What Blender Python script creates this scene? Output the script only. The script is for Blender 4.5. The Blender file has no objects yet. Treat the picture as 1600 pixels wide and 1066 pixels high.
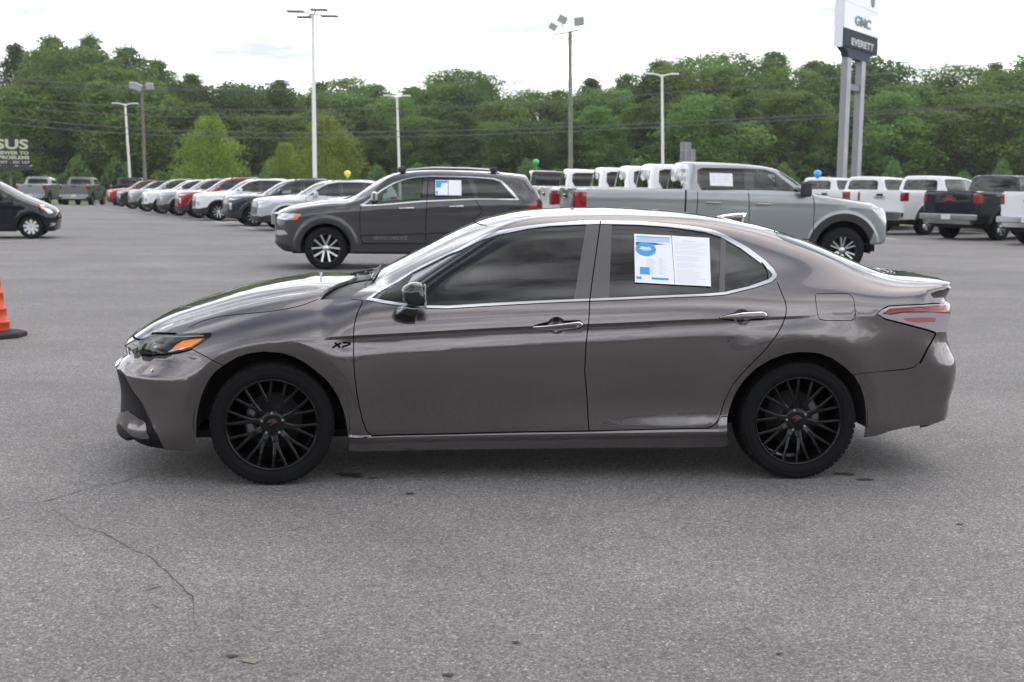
# The grey sedan on the dealer's lot
import bpy, bmesh, math, random
import numpy as np
from mathutils import Vector, Matrix
from mathutils.geometry import delaunay_2d_cdt
from mathutils.kdtree import KDTree

SC = bpy.context.scene
COL = SC.collection
R = math.radians
PI = math.pi

# ---------------------------------------------------------------- camera
CAM_H = 1.62
FPX = 2000.0
PITCH = math.atan(0.126)
ROLL = math.atan(0.012)
cF = np.array([0, math.cos(PITCH), -math.sin(PITCH)])
_r0 = np.array([1.0, 0, 0]); _u0 = np.array([0, math.sin(PITCH), math.cos(PITCH)])
cR = _r0 * math.cos(ROLL) + _u0 * math.sin(ROLL)
cU = -_r0 * math.sin(ROLL) + _u0 * math.cos(ROLL)
cam_d = bpy.data.cameras.new('camera'); cam = bpy.data.objects.new('camera', cam_d); COL.objects.link(cam)
M4 = Matrix(((cR[0], cU[0], -cF[0], 0), (cR[1], cU[1], -cF[1], 0), (cR[2], cU[2], -cF[2], CAM_H), (0, 0, 0, 1)))
cam.matrix_world = M4
cam_d.sensor_width = 36; cam_d.lens = 36 * FPX / 1600; cam_d.clip_end = 3000; cam_d.clip_start = 0.05
cam_d.dof.use_dof = True; cam_d.dof.focus_distance = 6.6; cam_d.dof.aperture_fstop = 5.0
SC.camera = cam
SC.render.resolution_x = 1024; SC.render.resolution_y = 682

# ---------------------------------------------------------------- sky, sun, exposure
SUN_EL, SUN_AZ = R(64), R(35)           # high beyond the car and to the right, veiled by cloud
W = bpy.data.worlds.new('World'); SC.world = W; W.use_nodes = True
wt = W.node_tree; wt.nodes.clear()
def wn(t, **k):
    n = wt.nodes.new(t)
    for a, b in k.items(): setattr(n, a, b)
    return n
out = wn('ShaderNodeOutputWorld'); bg = wn('ShaderNodeBackground')
sky = wn('ShaderNodeTexSky'); sky.sky_type = 'NISHITA'; sky.sun_disc = False
sky.sun_elevation = SUN_EL; sky.sun_rotation = SUN_AZ; sky.air_density = 1.0; sky.dust_density = 2.0
tc = wn('ShaderNodeTexCoord'); sep = wn('ShaderNodeSeparateXYZ')
wt.links.new(tc.outputs['Generated'], sep.inputs[0])
# cloud sheet: direction projected on a plane overhead, so cloud flattens towards the horizon
def wm(op, a, b=None, c=None):
    n = wn('ShaderNodeMath', operation=op)
    for i, v in enumerate((a, b, c)):
        if v is None: continue
        if isinstance(v, (int, float)): n.inputs[i].default_value = v
        else: wt.links.new(v, n.inputs[i])
    return n.outputs[0]
zz = wm('ADD', wm('MAXIMUM', sep.outputs[2], 0.0), 0.09)
px = wm('DIVIDE', sep.outputs[0], zz); py = wm('DIVIDE', sep.outputs[1], zz)
cb = wn('ShaderNodeCombineXYZ'); wt.links.new(px, cb.inputs[0]); wt.links.new(py, cb.inputs[1])
n1 = wn('ShaderNodeTexNoise'); n1.inputs['Scale'].default_value = 0.85; n1.inputs['Detail'].default_value = 7; n1.inputs['Roughness'].default_value = 0.56; n1.inputs['Distortion'].default_value = 0.5
n2 = wn('ShaderNodeTexNoise'); n2.inputs['Scale'].default_value = 2.4; n2.inputs['Detail'].default_value = 6; n2.inputs['Roughness'].default_value = 0.6
wt.links.new(cb.outputs[0], n1.inputs['Vector']); wt.links.new(cb.outputs[0], n2.inputs['Vector'])
cover = wn('ShaderNodeMapRange'); cover.inputs[1].default_value = 0.36; cover.inputs[2].default_value = 0.52; thin = wn('ShaderNodeMapRange'); thin.inputs[1].default_value = 0.70; thin.inputs[2].default_value = 0.90; thin.inputs[3].default_value = 0.0; thin.inputs[4].default_value = 0.11; wt.links.new(sep.outputs[2], thin.inputs[0])
wt.links.new(wm('SUBTRACT', n1.outputs[0], thin.outputs[0]), cover.inputs[0]); cover.clamp = True
shade = wn('ShaderNodeMapRange'); shade.inputs[1].default_value = 0.40; shade.inputs[2].default_value = 0.62; shade.inputs[3].default_value = 4.5; shade.inputs[4].default_value = 22.0
wt.links.new(n2.outputs[0], shade.inputs[0])
# brighter band of thin cloud low down
lowb = wn('ShaderNodeMapRange'); lowb.inputs[1].default_value = 0.0; lowb.inputs[2].default_value = 0.50; lowb.inputs[3].default_value = 8.0; lowb.inputs[4].default_value = 0.0
wt.links.new(sep.outputs[2], lowb.inputs[0])
cl = wm('ADD', shade.outputs[0], lowb.outputs[0])
cc = wn('ShaderNodeCombineColor'); wt.links.new(wm('MULTIPLY', cl, 0.985), cc.inputs[0]); wt.links.new(wm('MULTIPLY', cl, 0.995), cc.inputs[1]); wt.links.new(wm('MULTIPLY', cl, 1.03), cc.inputs[2])
mx = wn('ShaderNodeMix'); mx.data_type = 'RGBA'
cmin = wn('ShaderNodeMapRange'); cmin.inputs[1].default_value = 0.05; cmin.inputs[2].default_value = 0.55; cmin.inputs[3].default_value = 0.34; cmin.inputs[4].default_value = 0.08; wt.links.new(sep.outputs[2], cmin.inputs[0])
cv = wm('MAXIMUM', cover.outputs[0], cmin.outputs[0])
wt.links.new(cv, mx.inputs[0]); wt.links.new(sky.outputs[0], mx.inputs[6]); wt.links.new(cc.outputs[0], mx.inputs[7])
wt.links.new(mx.outputs[2], bg.inputs[0]); bg.inputs[1].default_value = 0.10
wt.links.new(bg.outputs[0], out.inputs[0])
sd = bpy.data.lights.new('sun', 'SUN'); sun = bpy.data.objects.new('sun', sd); COL.objects.link(sun)
sd.energy = 0.7; sd.angle = R(60); sd.color = (1.0, 0.965, 0.92)
_sdir = Vector((math.sin(SUN_AZ) * math.cos(SUN_EL), math.cos(SUN_AZ) * math.cos(SUN_EL), math.sin(SUN_EL)))
sun.rotation_euler = _sdir.to_track_quat('Z', 'Y').to_euler()
SC.view_settings.view_transform = 'Standard'; SC.view_settings.look = 'None'
SC.view_settings.exposure = 0.42; SC.view_settings.gamma = 1.0; SC.view_settings.use_curve_mapping = False
SC.render.engine = 'CYCLES'
SC.cycles.max_bounces = 8; SC.cycles.transparent_max_bounces = 12; SC.cycles.transmission_bounces = 6
SC.cycles.use_denoising = True

# ---------------------------------------------------------------- materials
MATS = {}
def mat(name, col, rough=0.5, metal=0.0, coat=0.0, coat_rough=0.03, spec=0.5, bump=None, noise=None, emit=None, alpha=None):
    if name in MATS: return MATS[name]
    m = bpy.data.materials.new(name); m.use_nodes = True; nt = m.node_tree; b = nt.nodes['Principled BSDF']
    b.inputs['Base Color'].default_value = (*col, 1); b.inputs['Roughness'].default_value = rough; b.inputs['Metallic'].default_value = metal
    b.inputs['Coat Weight'].default_value = coat; b.inputs['Coat Roughness'].default_value = coat_rough
    b.inputs['Specular IOR Level'].default_value = spec
    if noise or bump:
        t = nt.nodes.new('ShaderNodeTexCoord'); n = nt.nodes.new('ShaderNodeTexNoise')
        sc, lo, hi = noise if noise else (bump[0], 1, 1)
        n.inputs['Scale'].default_value = sc; n.inputs['Detail'].default_value = 5
        nt.links.new(t.outputs['Object'], n.inputs['Vector'])
        if noise:
            mr = nt.nodes.new('ShaderNodeMapRange'); mr.inputs[1].default_value = .3; mr.inputs[2].default_value = .7; mr.inputs[3].default_value = lo; mr.inputs[4].default_value = hi
            nt.links.new(n.outputs[0], mr.inputs[0])
            mm = nt.nodes.new('ShaderNodeVectorMath'); mm.operation = 'SCALE'; mm.inputs[0].default_value = col
            nt.links.new(mr.outputs[0], mm.inputs['Scale']); nt.links.new(mm.outputs[0], b.inputs['Base Color'])
        if bump:
            n3 = nt.nodes.new('ShaderNodeTexNoise'); n3.inputs['Scale'].default_value = bump[0]; n3.inputs['Detail'].default_value = 4
            nt.links.new(t.outputs['Object'], n3.inputs['Vector'])
            bp = nt.nodes.new('ShaderNodeBump'); bp.inputs['Strength'].default_value = bump[1]; bp.inputs['Distance'].default_value = bump[2]
            nt.links.new(n3.outputs[0], bp.inputs['Height']); nt.links.new(bp.outputs[0], b.inputs['Normal'])
    if emit: b.inputs['Emission Color'].default_value = (*emit[:3], 1); b.inputs['Emission Strength'].default_value = emit[3]
    MATS[name] = m; return m
def glass_mat(name, tint, refl=1.0, ior=1.5):
    """thin automotive glass: tinted see-through plus a clear mirror reflection"""
    if name in MATS: return MATS[name]
    m = bpy.data.materials.new(name); m.use_nodes = True; nt = m.node_tree; nt.nodes.clear()
    o = nt.nodes.new('ShaderNodeOutputMaterial'); tr = nt.nodes.new('ShaderNodeBsdfTransparent'); gl = nt.nodes.new('ShaderNodeBsdfGlossy')
    fr = nt.nodes.new('ShaderNodeFresnel'); mx = nt.nodes.new('ShaderNodeMixShader')
    tr.inputs[0].default_value = (*tint, 1); gl.inputs['Roughness'].default_value = 0.008; gl.inputs['Color'].default_value = (refl, refl, refl, 1)
    fr.inputs['IOR'].default_value = ior
    nt.links.new(fr.outputs[0], mx.inputs[0]); nt.links.new(tr.outputs[0], mx.inputs[1]); nt.links.new(gl.outputs[0], mx.inputs[2]); nt.links.new(mx.outputs[0], o.inputs[0])
    MATS[name] = m; return m
def paint(name, col, metal=0.35, rough=0.38, flake=True, gloss=1.35, coat_rough=0.02):
    """car paint: pigment and metal flake under clear lacquer (the flake never turns mirror-like at grazing angles)"""
    if name in MATS: return MATS[name]
    m = bpy.data.materials.new(name); m.use_nodes = True; nt = m.node_tree; nt.nodes.clear(); lk = nt.links.new
    N = nt.nodes.new; o = N('ShaderNodeOutputMaterial'); df = N('ShaderNodeBsdfDiffuse'); gl = N('ShaderNodeBsdfGlossy'); ct = N('ShaderNodeBsdfGlossy'); m1 = N('ShaderNodeMixShader'); m2 = N('ShaderNodeMixShader'); fr = N('ShaderNodeFresnel')
    gl.inputs['Roughness'].default_value = rough; ct.inputs['Color'].default_value = (1, 1, 1, 1); fr.inputs['IOR'].default_value = 1.5; m1.inputs[0].default_value = metal
    t = N('ShaderNodeTexCoord'); v = N('ShaderNodeTexNoise'); v.inputs['Scale'].default_value = 700; v.inputs['Detail'].default_value = 1; lk(t.outputs['Object'], v.inputs['Vector'])
    mr = N('ShaderNodeMapRange'); mr.inputs[1].default_value = .3; mr.inputs[2].default_value = .7; mr.inputs[3].default_value = .72 if flake else 1; mr.inputs[4].default_value = 1.28 if flake else 1; lk(v.outputs[0], mr.inputs[0])
    for sh_, k in ((df, 1.0), (gl, gloss)):
        sc = N('ShaderNodeVectorMath'); sc.operation = 'SCALE'; sc.inputs[0].default_value = [c * k for c in col]; lk(mr.outputs[0], sc.inputs['Scale']); lk(sc.outputs[0], sh_.inputs['Color'])
    # faint waviness and wash marks of real lacquer
    n = N('ShaderNodeTexNoise'); n.inputs['Scale'].default_value = 2.2; n.inputs['Detail'].default_value = 5; lk(t.outputs['Object'], n.inputs['Vector'])
    mr2 = N('ShaderNodeMapRange'); mr2.inputs[3].default_value = coat_rough * .4; mr2.inputs[4].default_value = coat_rough * 2.2; lk(n.outputs[0], mr2.inputs[0]); lk(mr2.outputs[0], ct.inputs['Roughness'])
    lk(df.outputs[0], m1.inputs[1]); lk(gl.outputs[0], m1.inputs[2]); lk(fr.outputs[0], m2.inputs[0]); lk(m1.outputs[0], m2.inputs[1]); lk(ct.outputs[0], m2.inputs[2]); lk(m2.outputs[0], o.inputs[0])
    MATS[name] = m; return m

# ---------------------------------------------------------------- object helpers
def tag(o, label=None, cat=None, group=None, kind=None):
    if label: o['label'] = label
    if cat: o['category'] = cat
    if group: o['group'] = group
    if kind: o['kind'] = kind
    return o
def empty(name, loc=(0, 0, 0), rz=0.0, parent=None):
    o = bpy.data.objects.new(name, None); COL.objects.link(o); o.location = loc; o.rotation_euler = (0, 0, rz); o.empty_display_size = .2
    if parent: o.parent = parent
    return o
def link(name, me, m, parent=None, loc=None):
    o = bpy.data.objects.new(name, me); COL.objects.link(o)
    if m is not None and not me.materials: me.materials.append(m)
    if parent: o.parent = parent
    if loc: o.location = loc
    return o
def copy_tree(o, parent=None):
    c = o.copy(); COL.objects.link(c)
    if parent: c.parent = parent; c.matrix_parent_inverse = o.matrix_parent_inverse
    for ch in list(o.children): copy_tree(ch, c)
    return c
def mesh_np(name, V, F, smooth=False):
    me = bpy.data.meshes.new(name); me.from_pydata([tuple(map(float, v)) for v in V], [], [tuple(int(i) for i in f) for f in F])
    if smooth: me.polygons.foreach_set('use_smooth', [True] * len(me.polygons))
    me.update(); return me
class MB:
    """collects simple solids into one mesh"""
    def __init__(s): s.V = []; s.F = []; s.S = []
    def add(s, V, F, smooth=False):
        n = len(s.V); s.V += [tuple(v) for v in V]; s.F += [tuple(i + n for i in f) for f in F]; s.S += [smooth] * len(F)
    def box(s, a, b, M=None, bev=0.0):
        x0, y0, z0 = a; x1, y1, z1 = b
        if bev > 0:
            r = bev; V = []; F = []
            for (sx, sy, sz) in [(i, j, k) for i in (0, 1) for j in (0, 1) for k in (0, 1)]:
                X = (x0, x1)[sx]; Y = (y0, y1)[sy]; Z = (z0, z1)[sz]; dx = r if sx == 0 else -r; dy = r if sy == 0 else -r; dz = r if sz == 0 else -r
                V += [(X, Y + dy, Z + dz), (X + dx, Y, Z + dz), (X + dx, Y + dy, Z)]
            bm = bmesh.new(); [bm.verts.new(v) for v in V]; bmesh.ops.convex_hull(bm, input=bm.verts[:]); bm.verts.index_update()
            V = [v.co.copy() for v in bm.verts]; F = [[q.index for q in f.verts] for f in bm.faces]; bm.free()
        else:
            V = [(x0, y0, z0), (x1, y0, z0), (x1, y1, z0), (x0, y1, z0), (x0, y0, z1), (x1, y0, z1), (x1, y1, z1), (x0, y1, z1)]
            F = [(0, 3, 2, 1), (4, 5, 6, 7), (0, 1, 5, 4), (1, 2, 6, 5), (2, 3, 7, 6), (3, 0, 4, 7)]
        if M is not None: V = [M @ Vector(v) for v in V]
        s.add(V, F); return s
    def tube(s, pts, r, n=10, caps=True, r2=None):
        pts = [Vector(p) for p in pts]; V = []; F = []; N = len(pts)
        up = Vector((0, 0, 1)); prev = None
        for i, p in enumerate(pts):
            t = (pts[min(i + 1, N - 1)] - pts[max(i - 1, 0)]).normalized()
            if prev is None:
                a = t.cross(up)
                if a.length < 1e-3: a = t.cross(Vector((1, 0, 0)))
            else: a = prev - t * prev.dot(t)
            a.normalize(); prev = a; b = t.cross(a)
            rr = (r if r2 is None else r + (r2 - r) * i / (N - 1)) if not isinstance(r, (list, tuple)) else r[i]
            for k in range(n):
                th = 2 * PI * k / n; V.append(p + a * rr * math.cos(th) + b * rr * math.sin(th))
        for i in range(N - 1):
            for k in range(n):
                F.append((i * n + k, i * n + (k + 1) % n, (i + 1) * n + (k + 1) % n, (i + 1) * n + k))
        s.add(V, F, True)
        if caps: s.add([V[k] for k in range(n)], [tuple(range(n))[::-1]]); s.add([V[(N - 1) * n + k] for k in range(n)], [tuple(range(n))])
        return s
    def lathe(s, prof, n=48, axis='y', c=(0, 0, 0), smooth=True):
        """prof: (radius, along) pairs turned about an axis through c"""
        V = []; F = []; m = len(prof)
        for k in range(n):
            th = 2 * PI * k / n; ct, st = math.cos(th), math.sin(th)
            for (r, a) in prof:
                V.append({'y': (c[0] + r * ct, c[1] + a, c[2] + r * st), 'z': (c[0] + r * ct, c[1] + r * st, c[2] + a), 'x': (c[0] + a, c[1] + r * ct, c[2] + r * st)}[axis])
        for k in range(n):
            for j in range(m - 1):
                q = (k * m + j, k * m + j + 1, ((k + 1) % n) * m + j + 1, ((k + 1) % n) * m + j)
                F.append(q if axis != 'y' else q[::-1])
        s.add(V, F, smooth); return s
    def prism(s, poly, d, M=None):
        """flat polygon (x,z) extruded along y from d[0] to d[1]"""
        n = len(poly); V = [(p[0], d[0], p[1]) for p in poly] + [(p[0], d[1], p[1]) for p in poly]
        F = [tuple(range(n)), tuple(range(2 * n - 1, n - 1, -1))] + [(i, i + n, (i + 1) % n + n, (i + 1) % n) for i in range(n)]
        if M is not None: V = [M @ Vector(v) for v in V]
        s.add(V, F); return s
    def mesh(s, name):
        me = bpy.data.meshes.new(name); me.from_pydata([tuple(v) for v in s.V], [], s.F)
        me.polygons.foreach_set('use_smooth', s.S); me.update(); return me
    def build(s, name, m, parent=None, loc=None): return link(name, s.mesh(name), m, parent, loc)
SEDAN_H = .024

# ---------------------------------------------------------------- splines
class Spl:
    """natural cubic through knots, straight beyond the ends"""
    def __init__(s, *kn):
        s.x = np.array([k[0] for k in kn], float); s.y = np.array([k[1] for k in kn], float); n = len(kn)
        h = np.diff(s.x); A = np.eye(n); r = np.zeros(n)
        for i in range(1, n - 1):
            A[i, i - 1] = h[i - 1]; A[i, i] = 2 * (h[i - 1] + h[i]); A[i, i + 1] = h[i]
            r[i] = 6 * ((s.y[i + 1] - s.y[i]) / h[i] - (s.y[i] - s.y[i - 1]) / h[i - 1])
        s.m = np.linalg.solve(A, r)
        d = np.diff(s.y) / h
        s.d = np.empty(n); s.d[:-1] = d - h * (2 * s.m[:-1] + s.m[1:]) / 6; s.d[-1] = d[-1] + h[-1] * (s.m[-2] + 2 * s.m[-1]) / 6
    def __call__(s, q):
        q = np.asarray(q, float); i = np.clip(np.searchsorted(s.x, q) - 1, 0, len(s.x) - 2)
        qc = np.clip(q, s.x[0], s.x[-1]); h = s.x[i + 1] - s.x[i]; t = (qc - s.x[i]) / h
        a, b, da, db = s.y[i], s.y[i + 1], s.d[i] * h, s.d[i + 1] * h
        v = a * (1 + 2 * t) * (1 - t) ** 2 + da * t * (1 - t) ** 2 + b * t * t * (3 - 2 * t) + db * t * t * (t - 1)
        return v + np.where(q < s.x[0], (q - s.x[0]) * s.d[0], 0) + np.where(q > s.x[-1], (q - s.x[-1]) * s.d[-1], 0)
class Pch(Spl):
    """shape-preserving cubic, flat or straight beyond the ends"""
    def __init__(s, *kn, flat=True):
        s.x = np.array([k[0] for k in kn], float); s.y = np.array([k[1] for k in kn], float); n = len(kn)
        h = np.diff(s.x); d = np.diff(s.y) / h; s.d = np.zeros(n)
        for i in range(1, n - 1):
            if d[i - 1] * d[i] > 0:
                w1, w2 = 2 * h[i] + h[i - 1], h[i] + 2 * h[i - 1]; s.d[i] = (w1 + w2) / (w1 / d[i - 1] + w2 / d[i])
        s.d[0] = 0 if flat else d[0]; s.d[-1] = 0 if flat else d[-1]
def sstep(a, b, x):
    t = np.clip((x - a) / (b - a), 0, 1); return t * t * (3 - 2 * t)
def smax(a, b, k):
    h = np.maximum(k - np.abs(a - b), 0) / k
    return np.maximum(a, b) + h * h * h * k / 6
def smin(a, b, k): return -smax(-a, -b, k)

# ---------------------------------------------------------------- surfaces of vehicle bodies
def cast(f, O, D, t0, t1, n=28, it=18):
    """first zero of f along each ray; nan where there is none"""
    O = np.atleast_2d(O).astype(float); D = np.atleast_2d(D).astype(float)
    if len(O) != len(D): O = np.repeat(O, len(D), 0)
    N = len(D); ts = np.linspace(t0, t1, n); lo = np.full(N, np.nan); hi = np.full(N, np.nan)
    pv = f(O + D * ts[0]); best = np.abs(pv); bt = np.full(N, ts[0]); s0 = np.sign(pv)
    todo = np.ones(N, bool)
    for k in range(1, n):
        v = f(O + D * ts[k])
        c = todo & (np.sign(v) != s0); lo[c] = ts[k - 1]; hi[c] = ts[k]; todo &= ~c
        b = todo & (np.abs(v) < best); best[b] = np.abs(v)[b]; bt[b] = ts[k]
    ok = ~np.isnan(lo); lo2 = lo[ok]; hi2 = hi[ok]; Oo = O[ok]; Dd = D[ok]; ss = s0[ok]
    for _ in range(it):
        m = (lo2 + hi2) / 2; v = f(Oo + Dd * m[:, None]); a = np.sign(v) == ss
        lo2 = np.where(a, m, lo2); hi2 = np.where(a, hi2, m)
    t = bt.copy(); t[ok] = (lo2 + hi2) / 2
    return O + D * t[:, None], ok
def cast1(f, o, d, t0, t1, n=400):
    """one ray, all samples at once"""
    o = np.asarray(o, float); d = np.asarray(d, float); a, b = t0, t1; ok = True
    for k in range(4):
        ts = np.linspace(a, b, n if k == 0 else 24); v = f(o + d * ts[:, None]); c = np.where(np.sign(v[1:]) != np.sign(v[:-1]))[0]
        if not len(c):
            i = int(np.argmin(np.abs(v))); return o + d * ts[i], False
        a, b = ts[c[0]], ts[c[0] + 1]
    return o + d * (a + b) / 2, True
def grad(f, P, e=0.0015):
    g = np.empty_like(P)
    for i in range(3):
        d = np.zeros(3); d[i] = e; g[:, i] = f(P + d) - f(P - d)
    return g / np.maximum(np.linalg.norm(g, axis=1, keepdims=True), 1e-9)
def inpoly(P, poly):
    x, y = P[:, 0], P[:, 1]; r = np.zeros(len(P), bool); n = len(poly); j = n - 1
    for i in range(n):
        xi, yi = poly[i]; xj, yj = poly[j]
        if yi != yj:
            c = ((yi > y) != (yj > y)) & (x < (xj - xi) * (y - yi) / (yj - yi) + xi); r ^= c
        j = i
    return r
def resample(pts, h, closed=True):
    out = []; n = len(pts)
    for i in range(n if closed else n - 1):
        a = np.asarray(pts[i], float); b = np.asarray(pts[(i + 1) % n], float); k = max(1, int(math.ceil(np.linalg.norm(b - a) / h)))
        for j in range(k): out.append(a + (b - a) * j / k)
    if not closed: out.append(np.asarray(pts[-1], float))
    return out
def smooth_poly(pts, times=1):
    """round the corners of a 3-D polyline a little"""
    for _ in range(times):
        q = [pts[0]]
        for i in range(len(pts) - 1):
            a, b = np.asarray(pts[i]), np.asarray(pts[i + 1]); q += [a * .75 + b * .25, a * .25 + b * .75]
        q.append(pts[-1]); pts = q
    return pts
class Roll:
    def __init__(s, xa, xb, zc, k=0.8): s.xa, s.xb, s.zc, s.k = xa, xb, zc, k
    def inv(s, P): P = np.atleast_2d(P); return np.stack([P[:, 0], np.arctan2(P[:, 2] - s.zc, -P[:, 1]) * s.k], 1)
    def rays(s, Q):
        a = Q[:, 1] / s.k; O = np.stack([Q[:, 0], 0 * a, 0 * a + s.zc], 1); return O, np.stack([0 * a, -np.cos(a), np.sin(a)], 1)
class Cap:
    """end of the body, seen from an inner point; sgn -1 front, +1 rear"""
    def __init__(s, c, sgn, k=0.6): s.c, s.sgn, s.k = np.array(c, float), sgn, k
    def inv(s, P):
        d = np.atleast_2d(P) - s.c; return np.stack([np.arctan2(-d[:, 1], s.sgn * d[:, 0]), np.arctan2(d[:, 2], np.hypot(d[:, 0], d[:, 1]))], 1) * s.k
    def rays(s, Q):
        az, el = Q[:, 0] / s.k, Q[:, 1] / s.k
        return np.repeat(s.c[None], len(Q), 0), np.stack([s.sgn * np.cos(el) * np.cos(az), -np.cos(el) * np.sin(az), np.sin(el)], 1)
def buffer2(pl, w):
    pl = [np.asarray(p, float) for p in pl]; n = len(pl); L = []; Rr = []
    for i in range(n):
        a = pl[max(i - 1, 0)]; b = pl[min(i + 1, n - 1)]; t = b - a; t = t / (np.linalg.norm(t) + 1e-12); m = np.array([-t[1], t[0]]) * w / 2
        L.append(pl[i] + m); Rr.append(pl[i] - m)
    return L + Rr[::-1]
class Shell:
    """f: signed function of (x, |y|, z) arrays; built as near half then mirrored"""
    def __init__(s, f, xa, xb, zc, ca, cb, h=0.02, phi0=-62, elmin=-50):
        s.f0 = f; s.f = lambda P: f(P[:, 0], np.abs(P[:, 1]), P[:, 2]); s.h = h; s.xa, s.xb = xa, xb
        roll = Roll(xa, xb, zc); s.doms = []
        b0, b1 = R(phi0) * roll.k, R(90) * roll.k
        n = max(8, int((b1 - b0) / (h * .8)))
        left = [(xa, b) for b in np.linspace(b1, b0, n)]; right = [(xb, b) for b in np.linspace(b0, b1, n)]
        s.doms.append((roll, left + right))
        for (c, sg, side) in ((ca, -1, left), (cb, 1, right)):
            if c is None: continue
            O, D = roll.rays(np.array(side)); P, ok = cast(s.f, O, D, 0.02, 2.2, 44)
            cp = Cap(c, sg); q = cp.inv(P); q = q[np.argsort(q[:, 1])[::-1]] if False else q
            if sg > 0: q = q[::-1]
            q[0, 0] = 0.0 if q[0, 0] < 1e-3 else q[0, 0]
            # q runs from the top centre down the side; close along the centre line
            el0 = R(elmin) * cp.k
            out_ = [tuple(v) for v in q if v[1] > el0] + [(max(q[-1, 0], .3), el0), (0.0, el0)]
            if out_[0][0] > 1e-6: out_ = [(0.0, out_[0][1])] + out_
            s.doms.append((cp, out_))
        s.regions = []
    def top(s, x, y, z1=2.6):
        return tuple(cast1(s.f, [x, y, z1], [0, 0, -1.], 0, z1 - .1)[0])
    def side(s, x, z, y1=1.6):
        return tuple(cast1(s.f, [x, -y1, z], [0, 1., 0], 0, y1)[0])
    def end(s, y, z, sg=-1, x0=6.0):
        return tuple(cast1(s.f, [sg * x0 + (s.xa + s.xb) / 2, y, z], [-sg * 1., 0, 0], 0, x0, 800)[0])
    def pts(s, poly): return [s.pt(p) for p in poly]
    def pt(s, p):
        if len(p) == 2: return s.trace(p)
        if p[0] == 't': return s.top(p[1], p[2])
        if p[0] == 's': return s.side(p[1], p[2])
        if p[0] == 'f': return s.end(p[1], p[2], -1)
        if p[0] == 'r': return s.end(p[1], p[2], 1)
        return tuple(p)
    def region(s, name, poly, h=None): s.regions.append((name, resample([np.array(q) for q in s.pts(poly)], h or s.h * 1.2), None)); return s
    def line(s, name, poly, w=0.005, sm=1):
        p = s.pts(poly)
        if sm: p = smooth_poly(p, sm)
        s.regions.append((name, resample(p, s.h * 1.2, False), w)); return s
    def crease(s, poly):
        s.regions.append((None, [np.array(q) for q in s.pts(poly)], -1)); return s
    def make(s, default='body'):
        """-> {part: (V, N, T)} for the near half, V on the surface"""
        res = {}
        for (dm, outer) in s.doms:
            polys = []
            for (nm, P3, w) in s.regions:
                q = dm.inv(np.array(P3))
                if w is not None and w > 0: q = np.array(buffer2(q, w))
                lo = q.min(0); hi = q.max(0); ob = np.array(outer)
                if (hi < ob.min(0)).any() or (lo > ob.max(0)).any(): continue
                if np.abs(np.diff(q[:, 0])).max() > 1.2: continue
                polys.append((nm, q))
            verts = []; edges = []
            def addloop(q, op=0):
                n0 = len(verts); verts.extend([Vector((float(a), float(b))) for a, b in q]); n = len(q)
                edges.extend([(n0 + i, n0 + (i + 1) % n) for i in range(n - op)])
            addloop(outer)
            for nm, q in polys: addloop(q, 1 if nm is None else 0)
            ob = np.array(outer); lo = ob.min(0); hi = ob.max(0); h = s.h
            xs = np.arange(lo[0], hi[0], h); ys = np.arange(lo[1], hi[1], h * .866)
            G = np.array([(x + (h / 2 if j % 2 else 0), y) for j, y in enumerate(ys) for x in xs])
            G = G[inpoly(G, outer)]
            allq = np.array([tuple(v) for v in verts])
            # keep grid points away from constraint points
            cell = {}
            for a, b in allq: cell.setdefault((int(a / h), int(b / h)), []).append((a, b))
            keep = []
            for g in G:
                ci, cj = int(g[0] / h), int(g[1] / h); ok = True
                for di in (-1, 0, 1):
                    for dj in (-1, 0, 1):
                        for (a, b) in cell.get((ci + di, cj + dj), ()):
                            if (a - g[0]) ** 2 + (b - g[1]) ** 2 < (h * .42) ** 2: ok = False; break
                        if not ok: break
                    if not ok: break
                if ok: keep.append(g)
            verts.extend([Vector((float(a), float(b))) for a, b in keep])
            r = delaunay_2d_cdt(verts, edges, [], 0, 1e-5, False)
            V2 = np.array([(v[0], v[1]) for v in r[0]]); T = np.array([f for f in r[2] if len(f) == 3])
            cen = V2[T].mean(1); ok = inpoly(cen, outer); T = T[ok]; cen = cen[ok]
            lab = np.zeros(len(T), int); names = [default]
            for nm, q in polys:
                if nm is None: continue
                if nm not in names: names.append(nm)
                bb0 = q.min(0); bb1 = q.max(0); cand = ((cen >= bb0) & (cen <= bb1)).all(1); ix = np.where(cand)[0]
                if len(ix): m = inpoly(cen[ix], q); lab[ix[m]] = names.index(nm)
            O, D = dm.rays(V2); P, okc = cast(s.f, O, D, 0.02, 2.4, 44); P[:, 1] = np.minimum(P[:, 1], 0)
            for i, nm in enumerate(names):
                if nm == 'void': continue
                t = T[lab == i]
                if not len(t): continue
                # drop faces whose vertex missed the surface
                t = t[okc[t].all(1)]
                used, inv = np.unique(t, return_inverse=True); res.setdefault(nm, []).append((P[used], inv.reshape(-1, 3)))
        outp = {}
        for nm, L in res.items():
            V = np.concatenate([v for v, t in L]); o = 0; TT = []
            for v, t in L: TT.append(t + o); o += len(v)
            outp[nm] = (V, np.concatenate(TT))
        s.parts = outp; return outp
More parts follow.
